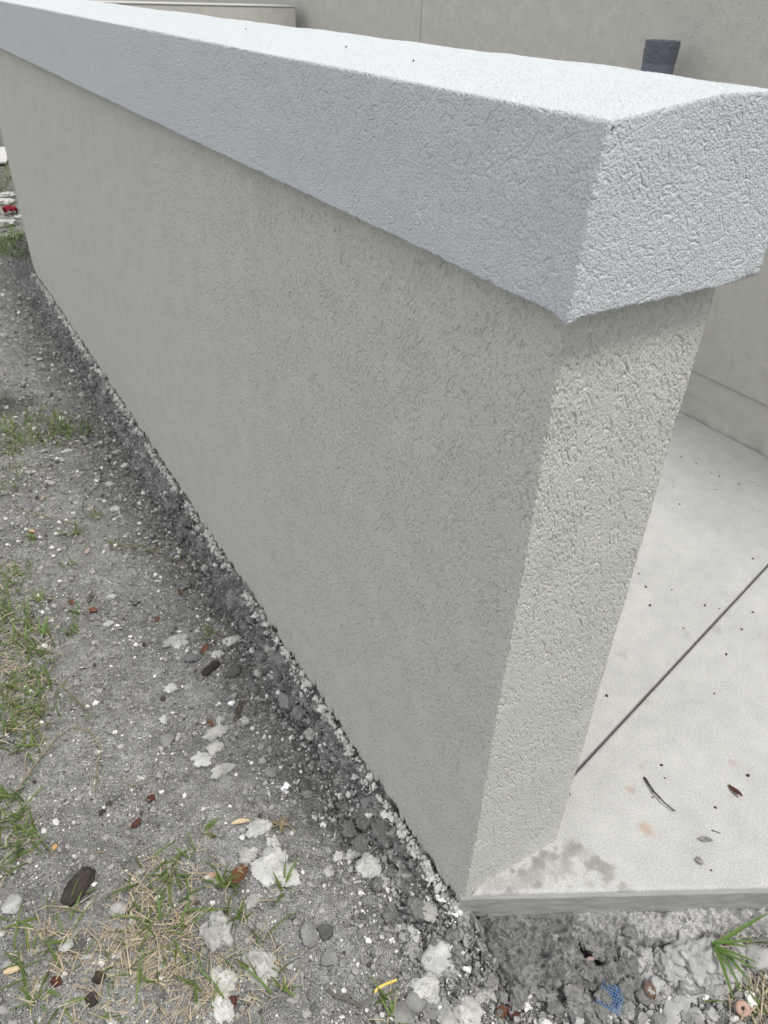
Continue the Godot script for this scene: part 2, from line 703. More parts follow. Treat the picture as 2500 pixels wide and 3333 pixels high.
func build_ground() -> void:
	var xs := PackedFloat32Array()
	for v in thinned(lines(-0.88, -60.0, 0.012, 0.0, 6.0), 1):
		xs.insert(0, v)
	xs.remove_at(xs.size() - 1)
	xs.append_array(lines(-0.88, 0.62, 0.0044))
	xs.append_array(lines(0.62, 60.0, 0.02, 0.0, 6.0).slice(1))
	var zs := PackedFloat32Array()
	for v in lines(0.52, 60.0, 0.02, 0.0, 6.0):
		zs.insert(0, v)
	zs.remove_at(zs.size() - 1)
	zs.append_array(lines(0.52, -80.0, 0.0048, 1.9, 6.0))
	var w := xs.size()
	var h := zs.size()
	var p := PackedVector3Array()
	p.resize(w * h)
	var col := PackedColorArray()
	col.resize(w * h)
	for j in h:
		var z := zs[j]
		for i in w:
			var x := xs[i]
			var y := SOIL
			var tone := 0.7
			if x > -1.6 and x < 1.0 and z < 0.9 and z > -9.0:
				y = ground_y(x, z)
				var patch := soft.get_noise_2d(x * 3.1 + 9.0, z * 3.1) * 0.5 + rough.get_noise_2d(x * 12.0, z * 12.0 + 5.0) * 0.7
				tone = 0.84 + 0.28 * patch
				for c in [[-0.30, -0.36, 0.07], [-0.27, -0.26, 0.06], [-0.36, -0.16, 0.09], [-0.22, -0.06, 0.07], [-0.13, 0.02, 0.08], [-0.10, 0.10, 0.08], [0.05, 0.27, 0.10], [-0.25, -0.78, 0.06], [-0.60, -0.22, 0.10], [0.0, -5.9, 0.5]]:
					var dust: float = Vector2(x - c[0], z - c[1]).length() / c[2] + 0.9 * rough.get_noise_2d(x * 16.0, z * 16.0 + c[0])
					tone = lerpf(tone, 1.25, 0.5 * smoothstep(1.0, 0.5, dust))
				var c := cells.get_noise_2d(x * 70.0, z * 70.0)
				y += 0.0042 * c + 0.0034 * rough.get_noise_2d(x * 160.0, z * 160.0)
				# damp, freshly dug soil beside the footing, its edge wandering
				var dug := smoothstep(0.24, 0.10, -x + 0.09 * rough.get_noise_2d(x * 5.0, z * 5.0 + 30.0)) if z < 0.25 else 0.0
				tone *= 1.0 - 0.10 * dug
				var loam := smoothstep(0.17, 0.06, Vector2((x + 0.42) * 0.8, z + 2.72).length() + 0.06 * rough.get_noise_2d(x * 9.0, z * 9.0))
				tone *= 1.0 - 0.6 * loam
			else:
				tone = 0.64 + 0.1 * rough.get_noise_2d(x * 1.3, z * 1.3)
				y += rough.get_noise_2d(x * 0.6, z * 0.6) * 0.02
			p[j * w + i] = Vector3(x, y, z)
			col[j * w + i] = Color(tone, tone * 0.985, tone * 0.955)
	var o := put("ground", sheet(p, w, h, 1.0, col), mats.soil)
	tag(o, "bare grey sandy soil strewn with white shell bits", "ground", "", "structure")


# ---------------------------------------------------------------- the slab

func slab_image() -> ImageTexture:
	var n := 1536
	var x0 := -0.10
	var z0 := -1.10
	var span := 2.05
	var fine := noise_bytes(n, 0.30, 81, 2)
	var mid := noise_bytes(n, 0.02, 82, 4)
	var wide := noise_bytes(n, 0.004, 83, 3)
	var b := PackedByteArray()
	b.resize(n * n * 3)
	for i in n * n:
		var v := 181.0 + (fine[i] - 128) * 0.17 + (mid[i] - 128) * 0.05 + (wide[i] - 128) * 0.04
		b[i * 3] = int(v)
		b[i * 3 + 1] = int(v * 0.998)
		b[i * 3 + 2] = int(v * 0.988)
	var img := Image.create_from_data(n, n, false, Image.FORMAT_RGB8, b)
	var px := n / span
	# trails left by the steel float
	var r := RandomNumberGenerator.new()
	r.seed = 4
	for k in 2200:
		var x := r.randf() * n
		var y := r.randf() * n
		var a := deg_to_rad(-28.0) + r.randfn(0.0, 0.14)
		var shift := r.randf_range(-0.05, 0.055)
		for s in r.randi_range(20, 110):
			var ix := int(x + cos(a) * s)
			var iy := int(y + sin(a) * s)
			if ix >= 0 and iy >= 0 and ix < n and iy < n:
				var c := img.get_pixel(ix, iy)
				img.set_pixel(ix, iy, Color(c.r + shift * 0.6, c.g + shift * 0.6, c.b + shift * 0.6))
	# rust stains round fallen seeds
	for s in [[0.390, 0.072, 0.017, 0.42], [0.430, -0.006, 0.011, 0.3], [0.490, -0.038, 0.010, 0.25], [0.640, -0.160, 0.010, 0.2], [0.672, 0.056, 0.010, 0.2], [0.600, 0.110, 0.009, 0.2], [0.520, -0.310, 0.009, 0.2], [0.78, -0.22, 0.009, 0.15]]:
		stain(img, Vector2((s[0] - x0) * px, (s[1] - z0) * px), s[2] * px, Color(0.62, 0.44, 0.33), s[3] * 0.75, 0.5)
	# old mortar smears at the foot of the wall end
	for s in [[0.205, 0.012, 0.012, 0.8], [0.18, 0.010, 0.010, 0.8], [0.155, 0.009, 0.010, 0.7], [0.13, 0.008, 0.009, 0.7], [0.105, 0.007, 0.008, 0.7], [0.19, 0.022, 0.016, 0.7], [0.155, 0.018, 0.018, 0.7], [0.12, 0.015, 0.014, 0.6], [0.235, 0.01, 0.028, 0.4], [0.245, 0.05, 0.030, 0.45], [0.255, 0.09, 0.025, 0.45], [0.13, 0.052, 0.012, 0.7], [0.105, 0.048, 0.012, 0.6], [0.165, 0.062, 0.007, 0.6], [0.20, 0.05, 0.02, 0.3]]:
		stain(img, Vector2((s[0] - x0) * px, (s[1] - z0) * px), s[2] * 0.8 * px, Color(0.5, 0.495, 0.48), s[3] * 0.75, 0.6)
	for s in [[0.06, 0.02, 0.03, 0.30], [0.10, 0.03, 0.035, 0.30], [0.15, 0.035, 0.04, 0.28], [0.20, 0.04, 0.04, 0.25], [0.23, 0.03, 0.022, 0.45], [0.245, 0.07, 0.022, 0.5], [0.255, 0.105, 0.022, 0.5], [0.262, 0.13, 0.018, 0.45], [0.08, 0.035, 0.008, 0.5], [0.18, 0.08, 0.012, 0.4], [0.215, 0.10, 0.014, 0.3]]:
		stain(img, Vector2((s[0] - x0) * px, (s[1] - z0) * px), s[2] * px, Color(0.52, 0.51, 0.495), s[3], 0.9)
	# grey smudges
	for k in 26:
		stain(img, Vector2(r.randf_range(0.3, 1.5) - x0, r.randf_range(-0.9, 0.5) - z0) * px, r.randf_range(0.006, 0.03) * px, Color(0.5, 0.5, 0.49), r.randf_range(0.08, 0.25), 0.9)
	return ImageTexture.create_from_image(img)


func stain(img: Image, at: Vector2, rad: float, c: Color, share: float, ragged: float) -> void:
	var reach := int(rad * 2.0)
	for dy in range(-reach, reach + 1):
		for dx in range(-reach, reach + 1):
			var x := int(at.x) + dx
			var y := int(at.y) + dy
			if x < 0 or y < 0 or x >= img.get_width() or y >= img.get_height():
				continue
			var d := Vector2(dx, dy).length() / rad + ragged * rough.get_noise_2d(x * 0.03, y * 0.03) * 1.6 + 0.25 * rough.get_noise_2d(x * 0.2, y * 0.2)
			var k := share * smoothstep(1.1, 0.2, d)
			if k > 0.0:
				img.set_pixel(x, y, img.get_pixel(x, y).lerp(c, k))


# a flat panel with rounded arrises: outline (x, z) in order, from y0 up to y1
func panel(outline: PackedVector2Array, y0: float, y1: float, r: float) -> ArrayMesh:
	var st := SurfaceTool.new()
	st.begin(Mesh.PRIMITIVE_TRIANGLES)
	if Geometry2D.is_polygon_clockwise(outline):
		outline.reverse()
	var rings := []
	var inner: PackedVector2Array
	for k in 6:
		var a := PI / 2 * k / 5.0
		var ring: PackedVector2Array = Geometry2D.offset_polygon(outline, -r * (1.0 - cos(a)) - 0.0001, Geometry2D.JOIN_MITER)[0]
		# offset_polygon may start elsewhere: begin with the corner nearest the first
		var best := 0
		for i in ring.size():
			if ring[i].distance_to(outline[0]) < ring[best].distance_to(outline[0]):
				best = i
		var turned := PackedVector2Array()
		for i in ring.size():
			turned.append(ring[(best + i) % ring.size()])
		rings.append([turned, y1 - r + r * sin(a)])
		inner = turned
	rings.insert(0, [rings[0][0], y0])
	var n := outline.size()
	st.set_smooth_group(-1)
	for k in rings.size() - 1:
		for i in n:
			var a: Vector2 = rings[k][0][i]
			var b: Vector2 = rings[k][0][(i + 1) % n]
			var c: Vector2 = rings[k + 1][0][(i + 1) % n]
			var d: Vector2 = rings[k + 1][0][i]
			var ya: float = rings[k][1]
			var yb: float = rings[k + 1][1]
			var q := [Vector3(a.x, ya, a.y), Vector3(b.x, ya, b.y), Vector3(c.x, yb, c.y), Vector3(d.x, yb, d.y)]
			var nn: Vector3 = (q[1] - q[0]).cross(q[2] - q[0])
			var e := b - a
			var outw := Vector3(e.y, 0.3, -e.x)
			for t in ([0, 2, 1, 0, 3, 2] if nn.dot(outw) > 0 else [0, 1, 2, 0, 2, 3]):
				st.set_uv(Vector2((q[t].x + 0.10) / 2.05, (q[t].z + 1.10) / 2.05))
				st.add_vertex(q[t])
	var tri := Geometry2D.triangulate_polygon(inner)
	for t in range(0, tri.size(), 3):
		var q := [inner[tri[t]], inner[tri[t + 1]], inner[tri[t + 2]]]
		var area: float = (q[1] - q[0]).cross(q[2] - q[0])
		for k in ([0, 1, 2] if area > 0 else [0, 2, 1]):
			st.set_uv(Vector2((q[k].x + 0.10) / 2.05, (q[k].y + 1.10) / 2.05))
			st.add_vertex(Vector3(q[k].x, y1, q[k].y))
	st.generate_normals()
	return st.commit()


func on_edge(s: float, out := 0.0) -> Vector2:
	var v := edge_at + edge_dir * s + edge_out * out
	return Vector2(v.x, v.z)


func build_slab() -> void:
	var m := solid("slab_concrete", Color(1, 1, 1), 0.85, 0.3)
	m.albedo_texture = slab_image()
	m.heightmap_enabled = true
	m.heightmap_texture = m.albedo_texture
	m.heightmap_scale = 0.10
	var f := solid("slab_edge", lin(0.43, 0.43, 0.42), 0.8, 0.3)
	triplanar(f, speckle(256, 91, 0.88, 0.06, 0.10, 0), 0.3)
	var o := Node3D.new()
	o.name = "pavement_slab"
	add_child(o)
	tag(o, "pale concrete slab between the wall and the house, cut by one joint", "pavement", "", "structure")
	var slope := -0.2508
	var jz := func(x: float) -> float: return -0.091 + (x - 0.341) * slope
	var near := PackedVector2Array([on_edge(-0.035), on_edge(2.10), Vector2(1.889, jz.call(1.889)), Vector2(0.045, jz.call(0.045))])
	put("slab_panel", panel(near, -0.10, 0.0, 0.007), m, o)
	var off := 0.0052
	var far := PackedVector2Array([Vector2(0.045, jz.call(0.045) - off), Vector2(1.889, jz.call(1.889) - off), Vector2(1.889, -4.3), Vector2(0.045, -4.3)])
	put("slab_panel", panel(far, -0.10, 0.0, 0.0015), m, o)
	put("joint_filler", box(Vector3(0.2, -0.09, -0.55), Vector3(1.87, -0.034, -0.06), 0.002), mats.dark_gap, o).position.y = -0.004
	# the form face of the slab, skimmed with darker mortar
	var w := 420
	var h := 14
	var p := PackedVector3Array()
	for j in h:
		for i in w:
			var s := -0.055 + 2.15 * pow(float(i) / (w - 1), 1.4)
			var y := -0.006 - 0.066 * j / (h - 1.0)
			var out := 0.0035 + 0.0016 * rough.get_noise_2d(s * 14.0, y * 60.0) + 0.0006 * rough.get_noise_2d(s * 25.0, y * 600.0)
			if j == 0:
				out = -0.004
				y = -0.005 + 0.0012 * rough.get_noise_1d(s * 30.0)
			if j == h - 1:
				y += rough.get_noise_1d(s * 25.0) * 0.006
			var q := on_edge(s, out)
			p.append(Vector3(q.x, y, q.y))
	put("edge_face", sheet(p, w, h, -1.0), f, o)


# ---------------------------------------------------------------- the house and the walls

func build_house() -> void:
	var o := thing("house", "house side wall in warm grey render with one vertical joint and a low recessed plinth", "house")
	var x := 1.888
	put("wall_panel", box(Vector3(x, 0.178, -3.153), Vector3(x + 0.2, 2.7, 4.0), 0.003), mats.house_render, o)
	put("wall_panel", box(Vector3(x, 0.178, -9.0), Vector3(x + 0.2, 2.7, -3.159), 0.003), mats.house_render, o)
	put("joint_back", box(Vector3(x + 0.012, 0.19, -3.2), Vector3(x + 0.1, 2.6, -3.1), 0.002), mats.dark_gap, o)
	# plinth: a slightly uneven skim down to the slab
	var w := 500
	var h := 26
	var p := PackedVector3Array()
	for j in h:
		for i in w:
			var z := 1.6 - 7.0 * float(i) / (w - 1)
			var y := -0.02 + 0.204 * j / (h - 1.0)
			var out := 0.0025 * rough.get_noise_2d(z * 5.0, y * 14.0) + 0.0016 * rough.get_noise_2d(z * 14.0, y * 70.0)
			out += 0.010 * smoothstep(0.05, -0.01, y) * (0.4 + rough.get_noise_1d(z * 12.0))
			p.append(Vector3(1.900 - out, y, z))
	put("plinth", sheet(p, w, h, 1.0), mats.plinth_render, o)
	put("plinth_core", box(Vector3(1.904, -0.12, -9.0), Vector3(2.06, 0.19, 4.0), 0.002), mats.plinth_render, o)
	put("roof", box(Vector3(x - 0.02, 2.7, -9.02), Vector3(x + 4.0, 2.8, 4.02), 0.01), mats.house_render, o)


func build_wall() -> void:
	var o := thing("garden_wall", "long warm grey rendered garden wall with an overhanging pale blue grey cap", "wall")
	var lo := Vector3(0.0, -0.045, -4.23)
	var hi := Vector3(0.221, 1.118, 0.0)
	var xs := lines(lo.x, hi.x, 0.0013)
	var ys := lines(lo.y, hi.y, 0.0018)
	var zs := lines(hi.z, lo.z, 0.0013, 0.8, 0.014)
	put("wall_body", render_box(lo, hi, 0.003, 0.0028, xs, ys, zs, [[0, -1.0], [2, 1.0], [0, 1.0, 6], [2, -1.0, 6], [1, 1.0, 6]], "wall"), mats.wall_render, o)
	lo = Vector3(-0.030, 1.1025, -4.26)
	hi = Vector3(0.251, 1.268, 0.030)
	xs = lines(lo.x, hi.x, 0.0018)
	ys = lines(lo.y, hi.y, 0.0015)
	zs = lines(hi.z, lo.z, 0.0015, 0.7, 0.014)
	put("cap", render_box(lo, hi, 0.0028, 0.0017, xs, ys, zs, [[0, -1.0], [2, 1.0], [0, 1.0, 4], [2, -1.0, 4], [1, 1.0], [1, -1.0, 2]], "cap"), mats.cap_paint, o)


func build_far_wall() -> void:
	var o := thing("return_wall", "low grey return wall with a white top, across the far end before the house", "wall")
	var a := Vector3(0.07, -0.02, -4.66)
	var b := Vector3(1.815, 1.234, -4.42)
	put("wall_body", box(a, b, 0.006), mats.house_render, o)
	put("top_coat", box(Vector3(a.x - 0.003, b.y + 0.001, a.z - 0.003), Vector3(b.x + 0.003, b.y + 0.009, b.z + 0.003), 0.004), mats.white_top, o)


func build_footings() -> void:
	# mortar and concrete that ran out under the wall render: a rough dark ledge
	var o := thing("wall_footing", "rough dark grey footing of mortar lumps showing under the wall render", "footing")
	var zs := lines(0.05, -4.25, 0.0042, 1.6, 0.02)
	var w := zs.size()
	var h := 34
	var p := PackedVector3Array()
	var col := PackedColorArray()
	for j in h:
		var t := j / (h - 1.0)
		for i in w:
			var z := zs[i]
			var reach := 0.062 + 0.030 * rough.get_noise_1d(z * 6.0)
			var at := Vector3(0.012 - (reach + 0.012) * t, -0.050 - 0.125 * pow(t, 1.3), z)
			var n := Vector3(-0.75, 0.66, 0.0)
			var k := rough.get_noise_3dv(at * 17.0) * 0.036 + rough.get_noise_3dv(at * 60.0 + Vector3(5, 0, 0)) * 0.024 + cells.get_noise_3dv(at * 55.0) * 0.012
			at += n * k * smoothstep(0.0, 0.18, t)
			if at.x > 0.012:
				at.x = 0.012
			p.append(at)
			var tone := 0.50 + 0.26 * rough.get_noise_3dv(at * 9.0) + 0.06 * rough.get_noise_3dv(at * 40.0)
			if rough.get_noise_3dv(at * 26.0 + Vector3(0, 50, 0)) > 0.36:
				tone = 0.5
			tone = maxf(tone, 0.05)
			col.append(Color(tone, tone * 0.99, tone * 0.965))
	put("footing_face", sheet(p, w, h, 1.0, col), mats.broken_concrete, o)
	var r := RandomNumberGenerator.new()
	r.seed = 42
	var stock := []
	for k in 8:
		stock.append(rock(4, Vector3.ONE, 20.0 + k, 0.4, 0.16, 0.0, 0.45))
	for k in 80:
		var z := 0.02 - 3.2 * pow(r.randf(), 1.5)
		var x := -r.randf_range(0.01, 0.12)
		var s := r.randf_range(0.012, 0.034) * (1.1 if x > -0.07 else 0.8)
		var y := lerpf(-0.075, -0.155, clampf(-x / 0.11, 0.0, 1.0)) + r.randf_range(-0.008, 0.010)
		var l := put("mortar_lump", stock[k % 8], mats[["mud", "mud", "grey", "grey", "mud", "mud", "dusty"][r.randi() % 7]], o)
		l.transform = Transform3D(Basis.from_euler(Vector3(r.randf() * TAU, r.randf() * TAU, r.randf() * TAU)).scaled(Vector3(s, s * r.randf_range(0.6, 0.9), s * r.randf_range(0.8, 1.3))), Vector3(x, y, z))

	# concrete that spilled from under the slab's form face
	var q := thing("slab_footing", "broken concrete spill under the slab edge, dark grey left, pale and hollowed right", "footing")
	w = 520
	h = 110
	p = PackedVector3Array()
	col = PackedColorArray()
	for j in h:
		var t := j / (h - 1.0)
		for i in w:
			var s := -0.075 + 0.80 * float(i) / (w - 1)
			var left := smoothstep(0.33, 0.22, s)
			var reach := lerpf(0.075, 0.150, left) * smoothstep(-0.09, 0.06, s) + 0.022 * rough.get_noise_1d(s * 13.0 + 3.0)
			reach *= 1.0 - 0.45 * smoothstep(0.44, 0.50, s)
			var out := -0.012 + reach * pow(t, 0.9)
			var y := -0.068 - 0.045 * pow(t, 1.4) - 0.055 * smoothstep(0.66, 1.0, t)
			y -= 0.05 * (1.0 - left) * smoothstep(0.042, 0.058, out + 0.008 * rough.get_noise_1d(s * 30.0))
			# hollows
			for c in [[0.185, 0.055, 0.016, 0.05], [0.20, 0.07, 0.012, 0.05], [0.262, 0.058, 0.022, 0.07], [0.345, 0.085, 0.026, 0.05], [0.49, 0.065, 0.04, 0.07], [0.10, 0.055, 0.012, 0.03]]:
				var d: float = Vector2(s - c[0], out - c[1]).length() / c[2]
				y -= c[3] * exp(-d * d)
			var e := on_edge(s, out)
			var at := Vector3(e.x, y, e.y)
			var k := rough.get_noise_3dv(at * 16.0 + Vector3(3, 0, 8)) * 0.022 + rough.get_noise_3dv(at * 55.0) * 0.020 + cells.get_noise_3dv(at * 60.0) * 0.010 + rough.get_noise_3dv(at * 240.0) * 0.004
			at += Vector3(edge_out.x * 0.35, 0.9, edge_out.z * 0.35) * k * smoothstep(0.0, 0.15, t)
			if at.y > -0.064:
				at.y = -0.064
			p.append(at)
			var tone := lerpf(0.62, 0.38, left) + 0.16 * rough.get_noise_3dv(at * 14.0) + 0.07 * rough.get_noise_3dv(at * 60.0)
			if s > 0.17 + 0.05 * rough.get_noise_2d(s * 20.0, out * 40.0) and out < 0.046 + 0.012 * rough.get_noise_1d(s * 30.0):
				tone += 0.2
			tone *= 1.0 - 0.3 * smoothstep(0.03, -0.07, s)
			if rough.get_noise_3dv(at * 24.0 + Vector3(0, 70, 0)) > 0.42:
				tone = 0.62
			tone = maxf(tone, 0.06)
			col.append(Color(tone, tone * 0.99, tone * 0.97))
	put("spill_face", sheet(p, w, h, -1.0, col), mats.broken_concrete, q)
	for k in 85:
		var s := r.randf_range(-0.06, 0.58)
		var pale := s > 0.26 + r.randf_range(-0.05, 0.05)
		var out := r.randf_range(0.03, 0.14) if not pale else r.randf_range(0.055, 0.115)
		var big := r.randf_range(0.012, 0.034) * (1.25 if pale else 1.0)
		var e := on_edge(s, out)
		var l := put("concrete_lump", stock[k % 8], mats[["pale", "pale", "grey"][r.randi() % 3] if pale else ["grey", "mud", "mud", "grey"][r.randi() % 4]], q)
		l.transform = Transform3D(Basis.from_euler(Vector3(r.randf() * TAU, r.randf() * TAU, r.randf() * TAU)).scaled(Vector3(big, big * 0.75, big * r.randf_range(0.8, 1.3))), Vector3(e.x, (-0.112 if pale else -0.088) - 0.40 * maxf(out - 0.03, 0.0) + r.randf_range(-0.012, 0.004), e.y))
	# three big knobbly lumps of pale concrete that hang from the spill
	for c in [[0.375, 0.072, -0.108, 0.07], [0.335, 0.085, -0.118, 0.055], [0.415, 0.075, -0.108, 0.06], [0.30, 0.11, -0.135, 0.05], [0.44, 0.085, -0.118, 0.05], [0.36, 0.105, -0.13, 0.05], [0.40, 0.10, -0.125, 0.05]]:
		var e := on_edge(c[0], c[1])
		var l := put("concrete_lump", rock(4, Vector3(c[3], c[3] * 0.7, c[3] * 0.9), c[0] * 90.0, 0.35, 0.14, 0.0, 0.5), mats.pale, q)
		l.position = Vector3(e.x, c[2], e.y)


func build_pipe() -> void:
	var o := thing("drain_pipe", "dark grey plastic pipe stub before the house wall, its top wrapped in wrinkled tape", "pipe", "", Vector3(1.77, 0.0, -1.512))
	var r := 0.0535
	var w := 49
	var p := PackedVector3Array()
	for y in [0.0, 0.4, 0.8, 1.10, 1.205]:
		for i in w:
			var a := TAU * (i % (w - 1)) / (w - 1.0)
			p.append(Vector3(cos(a) * r, y, sin(a) * r))
	for y in [1.205, 1.1, 0.9]:
		for i in w:
			var a := TAU * (i % (w - 1)) / (w - 1.0)
			p.append(Vector3(cos(a) * (r - 0.004), y, sin(a) * (r - 0.004)))
	put("pipe_wall", sheet(p, w, 8, -1.0), mats.pvc, o)
	# the wrap: loose tape drawn over the mouth
	w = 161
	p = PackedVector3Array()
	var h := 46
	for j in h:
		var t := j / (h - 1.0)
		for i in w:
			var a := TAU * (i % (w - 1)) / (w - 1.0)
			var d := Vector3(cos(a), 0, sin(a))
			var crease := absf(rough.get_noise_3dv(d * 1.6 + Vector3(0, t * 2.4, 0)))
			var fold := absf(rough.get_noise_3dv(d * 2.6 + Vector3(9, t * 1.2 + a * 0.15, 4)))
			if t < 0.72:
				var k := t / 0.72
				var rr := r + 0.0016 + 0.0025 * smoothstep(0.05, 0.4, k) * (0.55 - crease * 1.6) + 0.002 * k * (0.5 - fold * 2.0)
				rr = maxf(rr, r + 0.0008)
				p.append(d * rr + Vector3(0, 1.172 + 0.061 * k + (0.0015 * rough.get_noise_1d(a * 2.0) if k > 0.9 else 0.0), 0))
			else:
				var k := (t - 0.72) / 0.28
				var rr := (r + 0.004) * (1.0 - k)
				p.append(d * rr + Vector3(0, 1.233 - 0.012 * smoothstep(0.1, 0.8, k) + 0.003 * rough.get_noise_3dv(d * rr * 40.0) + 0.0015 * rough.get_noise_1d(a * 2.0) * (1.0 - k), 0))
	put("tape_wrap", sheet(p, w, h, -1.0), mats.tape, o)


# ---------------------------------------------------------------- loose bits

func build_small_stuff() -> void:
	var r := RandomNumberGenerator.new()
	r.seed = 99
	var shapes := [shard(1, Vector3(1, 0.5, 0.7), 1.0, 0.4), shard(1, Vector3(1, 0.3, 0.8), 2.0, 0.45), shard(2, Vector3(1, 0.7, 0.9), 3.0, 0.5), shard(1, Vector3(1, 0.2, 0.6), 4.0, 0.4)]
	# shell bits and gravel on the soil
	for kind in 4:
		var places := []
		var tints := []
		for k in 17000:
			var x := -0.85 * r.randf()
			var z := 0.45 - 3.0 * pow(r.randf(), 1.25)
			if k % 6 == 0:
				x = r.randf_range(-0.3, 0.55)
				z = r.randf_range(0.0, 0.5)
			var dense := soft.get_noise_2d(x * 4.0 + 70.0, z * 4.0)
			if dense < r.randf_range(-0.9, 0.3):
				continue
			if Vector3(x, 0, z).direction_to(edge_at).dot(edge_out) < 0.0 and (Vector3(x, 0, z) - edge_at).dot(edge_out) < 0.05 and x > 0.0:
				continue
			var s := minf(0.0012 * pow(r.randf(), -0.46), 0.008)
			var v := r.randf()
			var c := Color(0.27, 0.265, 0.25) * r.randf_range(0.5, 1.3)
			if v < 0.16:
				c = Color(0.68, 0.675, 0.64) * r.randf_range(0.75, 1.1)
			elif v > 0.95:
				c = Color(0.08, 0.07, 0.06)
			c.a = 1.0
			places.append(Transform3D(Basis.from_euler(Vector3(r.randfn() * 0.35, r.randf() * TAU, r.randfn() * 0.35)).scaled_local(Vector3(s, s, s) * 1.7), Vector3(x, ground_y(x, z) + s * 0.25, z)))
			tints.append(c)
		many("gravel", shapes[kind], mats.bits, places, tints)
	# coarser bits on the soil farther along
	var far_places := []
	var far_tints := []
	for k in 6000:
		var z := r.randf_range(-6.4, -2.0)
		var x := r.randf_range(-0.5, 0.06) + maxf(0.0, -z - 4.2) * 0.09
		if z > -4.3 and x > -0.05:
			continue
		var s := minf(0.003 * pow(r.randf(), -0.45), 0.02)
		var tone := r.randf_range(0.12, 0.4) if r.randf() < 0.86 else r.randf_range(0.5, 0.72)
		far_places.append(Transform3D(Basis.from_euler(Vector3(r.randfn() * 0.4, r.randf() * TAU, r.randfn() * 0.4)).scaled_local(Vector3.ONE * s * 1.6), Vector3(x, ground_y(x, z) + s * 0.2, z)))
		far_tints.append(Color(tone, tone * 0.985, tone * 0.955))
	many("gravel", shapes[0], mats.bits, far_places, far_tints)
	# grey clods among them
	var clods := []
	var clod_tints := []
	for k in 7000:
		var x := -0.86 * r.randf()
		var z := 0.42 - 2.6 * pow(r.randf(), 1.2)
		if soft.get_noise_2d(x * 6.0 + 20.0, z * 6.0) < r.randf_range(-0.6, 0.5) or (x > -0.02 and z < 0.05):
			continue
		var s := minf(0.0035 * pow(r.randf(), -0.4), 0.014)
		var tone := r.randf_range(0.2, 0.42)
		clods.append(Transform3D(Basis.from_euler(Vector3(r.randf() * TAU, r.randf() * TAU, r.randf() * TAU)).scaled_local(Vector3.ONE * s * 1.4), Vector3(x, ground_y(x, z) - s * 0.1, z)))
		clod_tints.append(Color(tone, tone * 0.985, tone * 0.955))
	many("gravel", rock(2, Vector3(1.0, 0.6, 0.8), 12.0, 0.5, 0.3), mats.bits, clods, clod_tints)
	# crumbs of mortar in the trench along the wall
	for kind in 3:
		var places := []
		var tints := []
		for k in 5200:
			var x := -absf(r.randfn()) * 0.085
			var z := 0.10 - 4.2 * pow(r.randf(), 1.4)
			if x < -0.24:
				continue
			var s := minf(0.0022 * pow(r.randf(), -0.42), 0.010)
			var y := maxf(ground_y(x, z) + s * 0.2, lerpf(-0.065, -0.16, clampf(-x / 0.09, 0.0, 1.0)) + r.randf_range(-0.01, 0.012))
			var tone := r.randf_range(0.11, 0.36)
			if r.randf() < 0.15:
				tone = r.randf_range(0.5, 0.78)
			places.append(Transform3D(Basis.from_euler(Vector3(r.randf() * TAU, r.randf() * TAU, r.randf() * TAU)).scaled_local(Vector3(s, s, s) * 1.5), Vector3(x, y, z)))
			tints.append(Color(tone, tone * 0.99, tone * 0.965))
		many("mortar_rubble", shapes[kind], mats.bits, places, tints)
	# render that dripped along the bottom of the wall face
	var drips := []
	var whites := []
	for k in 2600:
		var z := -4.2 * pow(r.randf(), 1.3)
		if rough.get_noise_1d(z * 9.0) < r.randf_range(-0.5, 0.3):
			continue
		var s := minf(0.0034 * pow(r.randf(), -0.5), 0.0125)
		drips.append(Transform3D(Basis.from_euler(Vector3(r.randf() * TAU, r.randf() * TAU, r.randf() * TAU)).scaled_local(Vector3(s * 0.8, s * 1.2, s * 2.0)), Vector3(-0.002 - absf(r.randfn()) * 0.008, -0.052 - absf(r.randfn()) * 0.016, z)))
		var tone := r.randf_range(0.55, 0.78)
		whites.append(Color(tone, tone, tone * 0.96))
	many("render_drip_crumbs", shard(2, Vector3.ONE, 8.0, 0.4), mats.bits, drips, whites)
	# gravel and shell bits on the broken concrete and in front of it
	var places := []
	var tints := []
	for k in 2600:
		var s := r.randf_range(-0.05, 0.62)
		var out := r.randf_range(0.09, 0.27)
		var e := on_edge(s, out)
		var size := minf(0.0022 * pow(r.randf(), -0.6), 0.02)
		var tone := r.randf_range(0.16, 0.42) if r.randf() < 0.75 else r.randf_range(0.55, 0.75)
		places.append(Transform3D(Basis.from_euler(Vector3(r.randf() * TAU, r.randf() * TAU, r.randf() * TAU)).scaled_local(Vector3.ONE * size * 1.4), Vector3(e.x, ground_y(e.x, e.y) + size * 0.3, e.y)))
		tints.append(Color(tone, tone * 0.99, tone * 0.965))
	many("concrete_crumbs", shapes[2], mats.bits, places, tints)


func rest(at: Vector3, sink := 0.0) -> Vector3:
	if is_equal_approx(at.y, SOIL) or at.y < -0.11:
		return Vector3(at.x, maxf(ground_y(at.x, at.z), at.y if at.y > -0.139 else -1.0) - sink, at.z)
	return at


